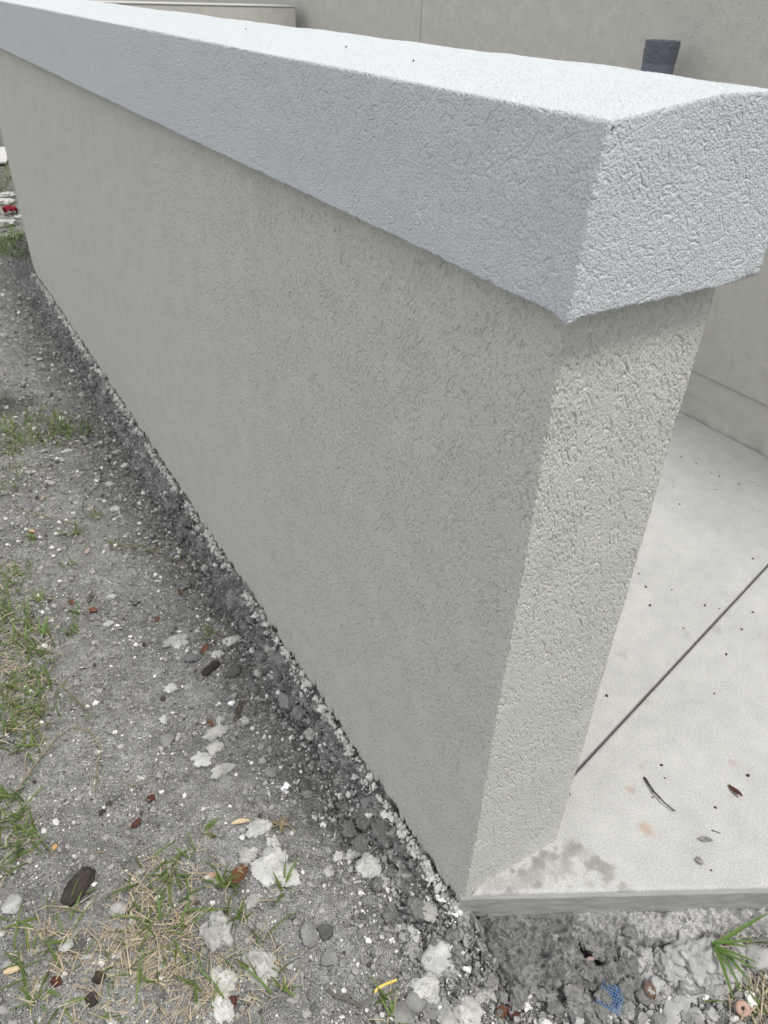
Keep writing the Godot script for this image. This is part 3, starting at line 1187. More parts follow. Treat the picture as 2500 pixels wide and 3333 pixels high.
func leaf(at: Vector3, long: float, wide: float, turn: float, c: Color, label: String) -> void:
	var w := 9
	var h := 15
	var p := PackedVector3Array()
	var col := PackedColorArray()
	var s := rng.randf() * 50.0
	var curl := rng.randf_range(0.15, 0.5)
	for j in h:
		var t := j / (h - 1.0)
		var half := wide * 0.5 * pow(sin(PI * clampf(t * 0.96 + 0.03, 0.0, 1.0)), 0.75)
		for i in w:
			var u := i / (w - 1.0) * 2.0 - 1.0
			var y := 0.004 + wide * curl * (u * u) * 0.5 + long * 0.10 * cos(t * 3.4 + s) + 0.0015 * rough.get_noise_2d(u * 2.0 + s, t * 6.0)
			if i == 4:
				y -= 0.0007
			p.append(Vector3((t - 0.5) * long, y, u * half))
			var k := 1.0 + 0.35 * rough.get_noise_2d(u * 3.0 + s, t * 7.0) + (0.25 if i == 4 else 0.0)
			col.append(Color(c.r * k, c.g * k, c.b * k))
	var o := put("leaf", sheet(p, w, h, -1.0, col), mats.leaf, self, rest(at))
	o.rotation.y = deg_to_rad(turn)
	tag(o, label, "leaf")


func stone(at: Vector3, size: Vector3, turn: float, mat: String, called: String, category: String, label: String, group: String) -> void:
	var o := put(called, rock(3, size, rng.randf_range(1.0, 90.0), 0.32, 0.10, 0.9), mats[mat], self, rest(at) + Vector3(0, size.y * 0.28, 0))
	o.rotation.y = deg_to_rad(turn)
	tag(o, label, category, group)


func plaster(at: Vector3, size: Vector3, label: String) -> void:
	var b := ball(4)
	var v := PackedVector3Array(b[0])
	var s := Vector3(rng.randf() * 90.0, rng.randf() * 90.0, rng.randf() * 90.0)
	var big := size.y > 0.045
	for i in v.size():
		var d: Vector3 = b[0][i]
		var flat := Vector3(d.x, 0, d.z)
		var k := 1.0 + (0.25 if big else 0.50) * rough.get_noise_3dv(flat * 1.0 + s) * 1.3 + (0.06 if big else 0.22) * rough.get_noise_3dv(flat * 4.0 + s)
		var lift := 1.0 + (0.15 if big else 0.8) * rough.get_noise_3dv(d * 3.0 + s)
		v[i] = Vector3(d.x * k * size.x, d.y * lift * size.y * 1.4, d.z * k * size.z) * 0.54 + d * 0.0022 * rough.get_noise_3dv(d * 9.0 + s) - d * 0.0012 * cells.get_noise_3dv(d * 6.0 + s)
	var o := put("plaster_lump", smooth_mesh(v, b[1]), mats.plaster if rng.randf() < 0.55 else mats.dusty, self, rest(at) + Vector3(0, size.y * 0.10, 0))
	tag(o, label, "plaster lump")


func twig(pts: Array, r0: float, r1: float, mat: String, called: String, category: String, label: String) -> void:
	var on_slab := label.contains("slab")
	var p := PackedVector3Array()
	for q in pts:
		p.append(Vector3(q.x, (0.0 if on_slab else ground_y(q.x, q.y)) + r0 * 0.8 + rng.randf_range(0.0, r0), q.y))
	tag(put(called, tube(p, r0 * 0.5, r1 * 0.5, 8, 0.22), mats[mat]), label, category)


func bark(at: Vector3, long: float, wide: float, turn: float, mat: String, label: String) -> void:
	var b := ball(4)
	var v := PackedVector3Array(b[0])
	var s := Vector3(rng.randf() * 90.0, 3, 5)
	for i in v.size():
		var d: Vector3 = b[0][i]
		var x := signf(d.x) * pow(absf(d.x), 0.55)
		var side := Vector2(d.y, d.z).normalized() * sqrt(maxf(0.0, 1.0 - pow(absf(x), 6.0)))
		var ridge := 1.0 + 0.55 * rough.get_noise_3dv(Vector3(x * 0.8, side.x * 2.6, side.y * 2.6) + s) + 0.2 * rough.get_noise_3dv(Vector3(x * 4.0, side.x * 6.0, side.y * 6.0) + s)
		x *= 1.0 + 0.16 * rough.get_noise_3dv(Vector3(0, side.x * 3.0, side.y * 3.0) + s)
		v[i] = Vector3(x * long * 0.5, side.x * ridge * wide * 0.28, side.y * ridge * wide * 0.5)
	var o := put("bark_piece" if mat == "bark" else "wood_splinter", smooth_mesh(v, b[1]), mats[mat], self, rest(at) + Vector3(0, wide * 0.16, 0))
	o.rotation.y = deg_to_rad(turn)
	tag(o, label, "bark" if mat == "bark" else "wood")


# one grass blade from the origin, bending over towards +x
func blade(long: float, wide: float, lean: float, bend: float, c: Color, dry := false) -> ArrayMesh:
	var p := PackedVector3Array()
	var col := PackedColorArray()
	var h := 7
	var at := Vector3.ZERO
	var a := PI / 2 - lean
	for j in h:
		var t := j / (h - 1.0)
		var half := wide * 0.5 * (0.55 + 0.9 * t - 1.4 * t * t) if not dry else wide * 0.5 * (1.0 - 0.8 * t)
		if j == h - 1:
			half = 0.0002
		half = maxf(half, 0.0002)
		for i in 3:
			var u := i - 1.0
			p.append(at + Vector3(-sin(a) * absf(u) * half * -0.35, cos(a) * absf(u) * half * 0.35, u * half))
			var k := 1.12 if i == 1 else 1.0
			col.append(Color(c.r * k, c.g * k, c.b * k))
		a -= bend / (h - 1.0)
		at += Vector3(cos(a), sin(a), 0) * long / (h - 1.0)
	return sheet(p, 3, h, -1.0, col)


func green_tone() -> Color:
	var k := rng.randf_range(0.7, 1.35)
	return Color(0.075 * k + rng.randf_range(0.0, 0.03), 0.135 * k, 0.032 * k)


func dry_tone() -> Color:
	var k := rng.randf_range(0.65, 1.25)
	return Color(0.43 * k, 0.355 * k, 0.245 * k)


func tuft(at: Vector2, n: int, long: float, label: String) -> void:
	var o := thing("grass_tuft", label, "grass tuft", "isolated grass tufts on the bare soil", Vector3(at.x, ground_y(at.x, at.y) - 0.002, at.y))
	var dry: bool = label.contains("dry")
	for k in n + 3:
		var dead := k >= n or (dry and k % 2 == 0)
		var b := put("blade", blade(long * rng.randf_range(0.55, 1.1) * 0.85, (0.0022 if dead else rng.randf_range(0.0045, 0.0075)), rng.randf_range(0.25, 1.1) + (0.4 if dead else 0.0), rng.randf_range(0.1, 0.9), dry_tone() if dead else green_tone(), dead), mats.blade, o)
		b.rotation.y = rng.randf() * TAU
		b.position = Vector3(rng.randfn() * 0.007, 0.0, rng.randfn() * 0.007)


func runner(pts: Array, long: float, label: String) -> void:
	var o := thing("grass_runner", label, "grass runner", "grass runners creeping over the soil", Vector3(pts[0].x, 0, pts[0].y))
	var p := PackedVector3Array()
	for q in pts:
		p.append(Vector3(q.x - pts[0].x, ground_y(q.x, q.y) + 0.003 + rng.randf() * 0.004, q.y - pts[0].y))
	put("stem", tube(p, 0.0016, 0.0012, 6, 0.15), mats.straw, o)
	var green: bool = label.contains("green") or label.contains("olive")
	for i in p.size() - 1:
		var steps := maxi(2, int(p[i].distance_to(p[i + 1]) / 0.012))
		for k in steps:
			var q := p[i].lerp(p[i + 1], (k + rng.randf()) / steps)
			var share := (i + k / float(steps)) / (p.size() - 1.0)
			var alive := green and rng.randf() < (0.75 if not label.contains("tip") else share)
			var b := put("blade", blade(long * rng.randf_range(0.5, 1.0), rng.randf_range(0.004, 0.0065) if alive else 0.002, rng.randf_range(0.4, 1.25), rng.randf_range(0.1, 0.7), green_tone() if alive else dry_tone(), not alive), mats.blade, o, q)
			var ahead := p[i + 1] - p[i]
			b.rotation.y = atan2(-ahead.z, ahead.x) + rng.randfn() * 0.8


func build_items() -> void:
	leaf(Vector3(-0.165, -0.140, -0.953), 0.033, 0.016, 28, LEAF_RED, "small brown leaf on the rubble beside a grey stone, midway along the wall")
	leaf(Vector3(-0.239, -0.140, -0.710), 0.027, 0.012, -79, LEAF_RED, "small brown leaf at the tip of the pale crumbled mortar patch")
	leaf(Vector3(-0.425, -0.140, -0.573), 0.021, 0.02, -47, LEAF_DARK, "dark brown crumpled leaf alone on bare soil")
	leaf(Vector3(-0.470, -0.140, -0.534), 0.026, 0.016, 13, LEAF_DARK, "dark curled leaf on bare soil above the bark chunk")
	leaf(Vector3(-0.319, -0.140, -0.320), 0.051, 0.03, 34, LEAF_RED, "large reddish brown leaf lying against the white plaster patch")
	leaf(Vector3(-0.365, -0.140, -0.345), 0.030, 0.014, -40, LEAF_TAN, "tan leaf just left of the large reddish brown leaf")
	leaf(Vector3(-0.424, -0.140, -0.104), 0.029, 0.022, 24, LEAF_DARK, "dark maroon leaf on white plaster at the bottom edge")
	leaf(Vector3(-0.681, -0.140, -0.298), 0.022, 0.018, -52, LEAF_DARK, "dark maroon leaf half under straw near the bottom left corner")
	leaf(Vector3(-0.014, -0.140, 0.150), 0.019, 0.022, -95, LEAF_RED, "orange brown leaf in front of the grey footing concrete")
	leaf(Vector3(0.005, -0.140, 0.159), 0.034, 0.018, -106, LEAF_DARK, "long dark red leaf beside the orange brown leaf by the footing")
	leaf(Vector3(0.234, -0.120, 0.263), 0.032, 0.02, -114, LEAF_BROWN, "brown leaf stuck upright between lumps of pale concrete")
	leaf(Vector3(0.225, -0.120, 0.182), 0.021, 0.02, -81, LEAF_BROWN, "dark brown leaf inside the hollow under the slab")
	leaf(Vector3(-0.144, -0.140, -1.220), 0.033, 0.012, -88, LEAF_RED, "small upright brown leaf on soil before the mortar rubble")
	leaf(Vector3(-0.433, -0.140, -1.320), 0.042, 0.014, -85, LEAF_RED, "brown leaf left of the weathered wood splinter")
	leaf(Vector3(-0.388, -0.140, -1.254), 0.032, 0.022, -65, LEAF_RED, "dark red leaf at the foot of the wood splinter")
	leaf(Vector3(-0.239, -0.140, -1.137), 0.017, 0.01, 32, LEAF_RED, "tiny orange brown leaf on soil right of a dark twig")
	leaf(Vector3(-0.471, -0.140, -1.725), 0.026, 0.014, -56, LEAF_YELLOW, "orange leaf scrap above a grass tuft at the left edge")
	leaf(Vector3(-0.400, -0.140, -1.919), 0.037, 0.012, 64, LEAF_PINK, "pale pink leaf on grey soil by the thin root")
	leaf(Vector3(-0.339, -0.140, -1.542), 0.027, 0.014, 53, LEAF_PINK, "pale pink leaf between two green grass runners")
	leaf(Vector3(0.615, 0.002, 0.106), 0.036, 0.012, -98, LEAF_DARK, "slim dark brown leaf lying on the concrete slab")
	leaf(Vector3(-0.630, -0.140, -0.563), 0.015, 0.012, 53, LEAF_YELLOW, "pale tan seed husk on bare soil above the bark chunk")
	leaf(Vector3(-0.745, -0.140, -0.352), 0.032, 0.014, -17, LEAF_STRAW, "broad dry straw leaf at the far bottom left")
	leaf(Vector3(-0.275, -0.140, -0.427), 0.043, 0.012, -16, LEAF_STRAW, "dry straw leaf left of the white plaster blob")
	leaf(Vector3(0.170, -0.110, 0.172), 0.020, 0.01, -21, LEAF_PINK, "small pinkish brown leaf on the grey footing slope")
	stone(Vector3(-0.347, -0.140, -0.709), Vector3(0.036, 0.022, 0.03), 20, "grey", "stone", "stone", "rounded grey stone alone on bare soil ringed by a dark crease", "")
	stone(Vector3(-0.724, -0.140, -0.484), Vector3(0.046, 0.024, 0.036), 30, "pale", "stone", "stone", "pale rounded stone by the dry grass at the left edge", "")
	stone(Vector3(-0.550, -0.140, -0.378), Vector3(0.03, 0.022, 0.034), 80, "pale", "stone", "stone", "pale split stone in the middle of the straw", "")
	stone(Vector3(-0.650, -0.140, -0.353), Vector3(0.032, 0.014, 0.022), 20, "pale", "stone", "stone", "pale flat chip beside a dark chip in the straw", "")
	stone(Vector3(-0.635, -0.140, -0.344), Vector3(0.034, 0.014, 0.024), 30, "dark", "stone", "stone", "dark chip beside a pale flat chip in the straw", "")
	stone(Vector3(-0.223, -0.140, -0.131), Vector3(0.03, 0.022, 0.03), 0, "dark", "stone", "stone", "dark round stone with a white pebble against it", "")
	stone(Vector3(-0.236, -0.140, -0.088), Vector3(0.042, 0.02, 0.034), -10, "grey", "stone", "stone", "smooth grey stone below the dark round stone", "")
	stone(Vector3(-0.248, -0.140, -0.140), Vector3(0.036, 0.016, 0.05), 0, "grey", "stone", "stone", "long grey clod left of the dark round stone", "")
	stone(Vector3(-0.046, -0.140, -0.047), Vector3(0.032, 0.022, 0.03), 40, "slate", "stone", "stone", "three-cornered slate grey stone under the wall corner", "")
	stone(Vector3(-0.119, -0.140, 0.081), Vector3(0.065, 0.018, 0.045), 10, "grey", "stone", "stone", "broad flat grey stone at the bottom edge", "")
	stone(Vector3(-0.167, -0.140, 0.065), Vector3(0.046, 0.018, 0.04), 50, "grey", "stone", "stone", "flat grey stone lowest of three at the bottom edge", "")
	stone(Vector3(-0.140, -0.140, 0.059), Vector3(0.042, 0.018, 0.036), -20, "grey", "stone", "stone", "flat grey stone uppermost of three at the bottom edge", "")
	stone(Vector3(-0.206, -0.140, -0.943), Vector3(0.045, 0.02, 0.03), -20, "slate", "stone", "stone", "blue grey flat stone beside a small brown leaf", "")
	stone(Vector3(-0.101, -0.140, -0.792), Vector3(0.022, 0.016, 0.05), -38, "slate", "stone", "stone", "long slim grey stone at the edge of the rubble", "")
	stone(Vector3(-0.127, -0.140, -0.843), Vector3(0.055, 0.024, 0.026), 20, "dark", "stone", "stone", "dark charcoal clod at the edge of the rubble", "")
	stone(Vector3(-0.453, -0.140, -0.806), Vector3(0.022, 0.014, 0.024), 20, "grey", "stone", "stone", "small square grey stone inside the runner loop", "")
	stone(Vector3(-0.114, -0.140, -0.445), Vector3(0.03, 0.022, 0.045), -20, "dark", "stone", "stone", "dark angular stone near the white scrap of plastic", "")
	stone(Vector3(-0.163, -0.140, -0.513), Vector3(0.045, 0.018, 0.03), 0, "grey", "stone", "stone", "grey flattened clod right of the kite shaped plaster chip", "")
	stone(Vector3(0.454, -0.130, 0.329), Vector3(0.05, 0.04, 0.055), -30, "pale", "stone", "stone", "pale angular stone in the hollow right of the green blades", "")
	stone(Vector3(0.238, -0.120, 0.198), Vector3(0.03, 0.028, 0.036), -20, "pale", "stone", "stone", "pale broken stone beside the leaf hollow under the slab", "")
	stone(Vector3(0.311, -0.140, 0.292), Vector3(0.055, 0.035, 0.045), 0, "grey", "stone", "stone", "grey stone leaning under the pale concrete lumps", "")
	stone(Vector3(0.232, -0.140, 0.262), Vector3(0.03, 0.03, 0.055), 40, "grey", "stone", "stone", "grey slab of broken concrete left of the upright leaf", "")
	stone(Vector3(0.104, -0.150, 0.218), Vector3(0.044, 0.02, 0.042), 0, "slate", "stone", "stone", "flat grey six-sided stone left of the blue mesh", "")
	stone(Vector3(0.261, -0.145, 0.286), Vector3(0.04, 0.02, 0.03), 0, "pale", "stone", "stone", "pale flat stone below the upright brown leaf", "")
	stone(Vector3(0.260, -0.150, 0.302), Vector3(0.075, 0.016, 0.05), 20, "pale", "stone", "stone", "wide pale cracked slab of dried mortar by the bottom edge", "")
	stone(Vector3(0.278, -0.150, 0.326), Vector3(0.04, 0.016, 0.03), -30, "pale", "stone", "stone", "pale wedge of mortar left of the clay disc", "")
	stone(Vector3(0.428, 0.002, 0.172), Vector3(0.014, 0.005, 0.018), 0, "grey", "stone", "stone", "grey flat pebble on the slab near its front edge", "")
	stone(Vector3(0.475, 0.002, 0.148), Vector3(0.012, 0.004, 0.03), 50, "grey", "stone", "stone", "long flat grey crumb on the concrete slab", "")
	plaster(Vector3(-0.292, -0.140, -0.624), Vector3(0.036, 0.01, 0.036), "round white plaster flake level with the lone grey stone")
	plaster(Vector3(-0.262, -0.140, -0.570), Vector3(0.05, 0.01, 0.026), "kite shaped white plaster chip in front of the rubble")
	plaster(Vector3(-0.287, -0.140, -0.868), Vector3(0.032, 0.01, 0.022), "white plaster flake far up the bare soil, pitted")
	plaster(Vector3(-0.246, -0.140, -0.858), Vector3(0.022, 0.009, 0.016), "small cream plaster flake right of the pitted flake")
	plaster(Vector3(-0.333, -0.140, -0.777), Vector3(0.014, 0.009, 0.026), "slim white plaster flake above the lone grey stone")
	plaster(Vector3(-0.166, -0.140, -0.683), Vector3(0.03, 0.009, 0.022), "pale plaster flake at the foot of the grey wood splinter")
	plaster(Vector3(-0.214, -0.140, -1.015), Vector3(0.04, 0.012, 0.03), "crumpled white plaster lump on soil, farthest group")
	plaster(Vector3(-0.142, -0.140, -0.925), Vector3(0.03, 0.012, 0.024), "white plaster lump right of the small brown leaf")
	plaster(Vector3(-0.085, -0.140, -0.954), Vector3(0.045, 0.012, 0.03), "pale crumbly mortar piece at the rubble edge, farther along")
	plaster(Vector3(-0.236, -0.140, -0.674), Vector3(0.05, 0.006, 0.035), "pale crumbled mortar patch pressed into the soil")
	plaster(Vector3(-0.254, -0.140, -0.634), Vector3(0.035, 0.007, 0.03), "lower lobe of crumbled mortar above the round flake")
	plaster(Vector3(-0.290, -0.140, -0.348), Vector3(0.035, 0.014, 0.026), "smooth white plaster lump above the white patch")
	plaster(Vector3(-0.259, -0.140, -0.299), Vector3(0.07, 0.016, 0.075), "large crusted white plaster patch near the reddish brown leaf")
	plaster(Vector3(-0.240, -0.140, -0.270), Vector3(0.05, 0.012, 0.045), "lower part of crusted white plaster beside green blades")
	plaster(Vector3(-0.248, -0.140, -0.393), Vector3(0.045, 0.016, 0.03), "stringy white plaster blob beside a dead grass root")
	plaster(Vector3(-0.398, -0.140, -0.236), Vector3(0.055, 0.035, 0.06), "knobbly white plaster lump among grass tufts")
	plaster(Vector3(-0.353, -0.140, -0.143), Vector3(0.05, 0.022, 0.07), "folded white plaster ribbon left of the smooth soil")
	plaster(Vector3(-0.423, -0.140, -0.149), Vector3(0.035, 0.014, 0.05), "white plaster smear below the knobbly lump")
	plaster(Vector3(-0.438, -0.140, -0.112), Vector3(0.035, 0.012, 0.06), "white plaster smear under the maroon leaf")
	plaster(Vector3(-0.317, -0.140, -0.257), Vector3(0.03, 0.012, 0.02), "white plaster chip below the large leaf")
	plaster(Vector3(-0.092, -0.140, -0.021), Vector3(0.03, 0.012, 0.03), "ragged plaster bits left of the biggest white lump")
	plaster(Vector3(-0.003, -0.140, -0.016), Vector3(0.024, 0.02, 0.03), "white plaster drip stuck on the footing edge")
	plaster(Vector3(0.002, -0.140, 0.020), Vector3(0.03, 0.02, 0.042), "forked white plaster piece right of the biggest white lump")
	plaster(Vector3(-0.108, -0.140, 0.045), Vector3(0.06, 0.018, 0.05), "lumpy white plaster cluster near the bottom edge")
	plaster(Vector3(-0.060, -0.140, 0.111), Vector3(0.045, 0.014, 0.06), "long white plaster lump below the footing")
	plaster(Vector3(-0.015, -0.140, 0.107), Vector3(0.04, 0.014, 0.04), "white plaster crumbs against the footing foot")
	plaster(Vector3(-0.094, -0.140, 0.105), Vector3(0.035, 0.014, 0.06), "white plaster streak at the very bottom edge")
	plaster(Vector3(-0.043, -0.140, 0.066), Vector3(0.05, 0.016, 0.04), "crumbly white plaster just below the biggest lump")
	plaster(Vector3(-0.080, -0.140, -0.204), Vector3(0.05, 0.018, 0.045), "pitted pale plaster lump near the wall foot")
	plaster(Vector3(-0.076, -0.140, -0.250), Vector3(0.034, 0.016, 0.028), "pale plaster lump above the pitted lump")
	plaster(Vector3(-0.095, -0.140, -0.250), Vector3(0.034, 0.01, 0.02), "pale flat plaster chip left of its rounder neighbour")
	plaster(Vector3(-0.066, -0.140, -0.163), Vector3(0.045, 0.014, 0.03), "arched pale plaster piece at the rubble edge")
	plaster(Vector3(-0.162, -0.140, -0.235), Vector3(0.022, 0.01, 0.022), "pale plaster chip left of two ring shells")
	plaster(Vector3(-0.127, -0.140, -0.257), Vector3(0.022, 0.01, 0.02), "small star shaped plaster chip on dark soil")
	plaster(Vector3(-0.234, -0.140, -0.344), Vector3(0.022, 0.012, 0.034), "upright white plaster chip below the dead grass root")
	plaster(Vector3(-0.286, -0.140, -0.348), Vector3(0.032, 0.012, 0.02), "white plaster chip above the crusted patch")
	plaster(Vector3(-0.073, -0.140, -0.046), Vector3(0.018, 0.01, 0.034), "thin white plaster chip near the slate stone")
	plaster(Vector3(0.003, -0.140, -0.123), Vector3(0.03, 0.02, 0.04), "pale plaster ring smeared on the footing by the wall")
	plaster(Vector3(0.042, -0.140, 0.028), Vector3(0.022, 0.014, 0.04), "white plaster splash on the grey footing concrete")
	plaster(Vector3(0.071, -0.140, 0.150), Vector3(0.024, 0.012, 0.034), "white plaster splash low on the grey footing slope")
	plaster(Vector3(0.041, -0.140, 0.029), Vector3(0.02, 0.014, 0.036), "white plaster dribble on the dark footing below the corner")
	plaster(Vector3(0.130, -0.140, 0.197), Vector3(0.01, 0.008, 0.018), "small white flake on the footing left of the blue mesh")
	plaster(Vector3(-0.204, -0.140, -1.733), Vector3(0.03, 0.01, 0.02), "white plaster flake right of the thin black root")
	plaster(Vector3(-0.179, -0.140, -1.910), Vector3(0.024, 0.009, 0.02), "pale plaster flake level with the root bend")
	plaster(Vector3(-0.332, -0.140, -1.279), Vector3(0.026, 0.01, 0.014), "white oval plaster flake right of the wood splinter")
	plaster(Vector3(-0.364, -0.140, -1.180), Vector3(0.024, 0.01, 0.016), "white plaster flake right of the lowest grass tuft")
	plaster(Vector3(-0.220, -0.140, -1.030), Vector3(0.06, 0.014, 0.03), "broken white plaster row at the rubble foot")
	plaster(Vector3(-0.260, -0.140, -2.193), Vector3(0.04, 0.01, 0.016), "pale plaster flake in the farther grass")
	plaster(Vector3(-0.031, -0.140, -0.422), Vector3(0.03, 0.014, 0.03), "flat pale chip set in the mortar rubble")
	plaster(Vector3(-0.213, -0.140, -0.713), Vector3(0.02, 0.006, 0.02), "white crumb cluster at the soil middle")
	plaster(Vector3(-0.041, -0.140, 0.024), Vector3(0.088, 0.05, 0.08), "biggest white plaster lump, smooth and rounded, beside the footing")
	twig([Vector2(-0.265, -0.038), Vector2(-0.255, -0.021), Vector2(-0.240, -0.007), Vector2(-0.231, 0.010), Vector2(-0.225, 0.019)], 0.006, 0.005, "root_grey", "root", "root", "thick grey root lying on soil at the bottom edge")
	twig([Vector2(-0.193, 0.008), Vector2(-0.186, 0.006), Vector2(-0.171, 0.006), Vector2(-0.146, 0.008)], 0.0045, 0.0045, "yellow", "yellow_tube", "tube", "bent yellow plastic stub beside a grass sprig")
	twig([Vector2(-0.192, -2.064), Vector2(-0.183, -2.001), Vector2(-0.203, -1.931), Vector2(-0.235, -1.883), Vector2(-0.282, -1.834), Vector2(-0.301, -1.789), Vector2(-0.297, -1.757)], 0.003, 0.002, "root_dark", "root", "root", "thin dark curved root on soil in front of the far rubble")
	twig([Vector2(-0.538, -2.005), Vector2(-0.499, -2.005), Vector2(-0.468, -2.018)], 0.003, 0.002, "root_dark", "root", "root", "short dark root at the left edge")
	twig([Vector2(-0.468, -0.647), Vector2(-0.454, -0.630), Vector2(-0.434, -0.620), Vector2(-0.407, -0.615)], 0.002, 0.0012, "straw", "twig", "twig", "pale dry stalk lying alone on bare soil")
	twig([Vector2(-0.569, -0.513), Vector2(-0.553, -0.508), Vector2(-0.538, -0.501)], 0.003, 0.002, "straw", "twig", "twig", "short pale stalk above the straw")
	twig([Vector2(-0.286, -1.240), Vector2(-0.282, -1.221), Vector2(-0.265, -1.221), Vector2(-0.260, -1.233)], 0.005, 0.003, "root_dark", "twig", "twig", "dark bent twig hooked up from the soil")
	twig([Vector2(-0.627, -1.349), Vector2(-0.591, -1.311), Vector2(-0.545, -1.281)], 0.004, 0.003, "root_grey", "twig", "twig", "grey twig in grass at the left edge")
	twig([Vector2(0.475, -0.013), Vector2(0.464, 0.021), Vector2(0.462, 0.050), Vector2(0.468, 0.075)], 0.005, 0.0022, "root_dark", "twig", "twig", "dark curved twig lying on the concrete slab")
	twig([Vector2(0.501, 0.140), Vector2(0.507, 0.147), Vector2(0.512, 0.154)], 0.0018, 0.001, "root_dark", "twig", "twig", "tiny dark twig on the concrete slab")
	bark(Vector3(-0.608, -0.140, -0.458), 0.079, 0.036, 40, "bark", "dark furrowed bark chunk beside the straw")
	bark(Vector3(-0.164, -0.140, -0.718), 0.069, 0.014, 53, "wood", "grey brown wood splinter among plaster flakes")
	bark(Vector3(-0.381, -0.140, -1.310), 0.048, 0.012, 59, "wood", "weathered wood splinter beside a dark red leaf")
	bark(Vector3(-0.174, -0.140, -0.887), 0.058, 0.022, 25, "bark", "brown bark sliver beside the white plaster lump")
	bark(Vector3(-0.526, -0.140, -0.596), 0.016, 0.01, 34, "bark", "small brown bark sliver on bare soil")
	bark(Vector3(-0.634, -0.140, -0.239), 0.025, 0.018, -90, "bark", "dark brown bark flake in the bottom straw")
	bark(Vector3(-0.614, -0.140, -0.267), 0.020, 0.02, 46, "bark", "dark brown bark flake above the bottom straw")
	bark(Vector3(0.235, -0.140, 0.244), 0.040, 0.03, -89, "bark", "dark rotten wood piece wedged among pale concrete")
	bark(Vector3(-0.007, -0.140, -1.420), 0.109, 0.02, -99, "wood", "brown flat wood scrap wedged at the wall foot")
	runner([Vector2(-0.560, -1.045), Vector2(-0.527, -1.007), Vector2(-0.506, -0.952), Vector2(-0.485, -0.885)], 0.035, "grass runner reaching right from the dry grass, green at its tip")
	runner([Vector2(-0.642, -1.007), Vector2(-0.616, -0.959), Vector2(-0.586, -0.907)], 0.03, "short brown grass runner below the longer green tipped one")
	runner([Vector2(-0.678, -0.738), Vector2(-0.645, -0.769), Vector2(-0.608, -0.810), Vector2(-0.572, -0.843), Vector2(-0.534, -0.860), Vector2(-0.498, -0.829), Vector2(-0.488, -0.757), Vector2(-0.509, -0.706), Vector2(-0.525, -0.651)], 0.022, "long dry runner looping over bare soil like an arch")
	runner([Vector2(-0.497, -1.896), Vector2(-0.433, -1.831), Vector2(-0.395, -1.781), Vector2(-0.339, -1.711)], 0.02, "straight straw coloured runner near the left edge")
	runner([Vector2(-0.276, -1.518), Vector2(-0.210, -1.486), Vector2(-0.139, -1.421), Vector2(-0.082, -1.322)], 0.05, "dark green runner stretching to the mortar rubble")
	runner([Vector2(-0.501, -2.195), Vector2(-0.415, -2.155), Vector2(-0.315, -2.107)], 0.035, "low olive runner in the farther grass")
	runner([Vector2(-0.277, -2.298), Vector2(-0.232, -2.222), Vector2(-0.188, -2.173)], 0.035, "green runner tip far along the soil")
	tuft(Vector2(-0.130, -0.997), 9, 0.06, "green grass tuft above the white plaster blob")
	tuft(Vector2(-0.345, -0.454), 5, 0.06, "small green sprig lower left of the tuft by the plaster blob")
	tuft(Vector2(-0.439, -0.403), 7, 0.07, "spreading green tuft left of the large reddish brown leaf")
	tuft(Vector2(-0.388, -0.415), 5, 0.06, "green sprig trailing up to the right on bare soil")
	tuft(Vector2(-0.356, -0.323), 7, 0.05, "green tuft between the tan leaf and the large leaf")
	tuft(Vector2(-0.355, -0.318), 8, 0.07, "broad bladed tuft left of the crusted plaster patch foot")
	tuft(Vector2(-0.255, -0.250), 7, 0.075, "broad bladed tuft right of the crusted plaster patch foot")
	tuft(Vector2(-0.349, -0.246), 6, 0.05, "short green tuft above the knobbly plaster lump")
	tuft(Vector2(-0.446, -0.284), 9, 0.06, "green tuft at the right end of the straw")
	tuft(Vector2(-0.516, -0.325), 8, 0.05, "green tuft in the heart of the straw")
	tuft(Vector2(-0.329, -0.083), 9, 0.055, "half dry tuft by the folded plaster ribbon")
	tuft(Vector2(-0.178, 0.028), 6, 0.06, "green sprig by the yellow plastic stub")
	tuft(Vector2(-0.188, 0.059), 7, 0.06, "green tuft at the bottom edge under the yellow stub")
	tuft(Vector2(-0.723, -0.285), 8, 0.06, "dark green sprig in the bottom left corner")
	tuft(Vector2(-0.616, -0.191), 4, 0.05, "single green shoot at the bottom edge in straw")
	tuft(Vector2(-0.155, -2.314), 9, 0.07, "dark green tuft farthest right in the farther grass")
	tuft(Vector2(-0.355, -1.659), 12, 0.07, "dark green tuft in the middle of the left side soil")
	tuft(Vector2(-0.270, -1.717), 8, 0.06, "green tuft at the tip of the straight straw runner")
	tuft(Vector2(-0.254, -1.532), 6, 0.06, "upright green blades where the dark green runner starts")
	tuft(Vector2(-0.404, -1.495), 6, 0.06, "lone green blades beside flat grey clods")
	tuft(Vector2(-0.506, -1.366), 7, 0.06, "green tuft left of the brown leaf at the left side")
	tuft(Vector2(-0.424, -1.264), 10, 0.06, "green tuft growing through the dark red leaf")
	tuft(Vector2(-0.456, -1.192), 9, 0.06, "low spreading green tuft on bare soil, left side")
	tuft(Vector2(-0.529, -1.220), 8, 0.06, "upright green tuft left of the low spreading one")
	tuft(Vector2(-0.469, -1.686), 9, 0.06, "green blades below the orange leaf scrap")
	tuft(Vector2(-0.595, -1.359), 10, 0.06, "bushy green tuft at the left edge above the twig")
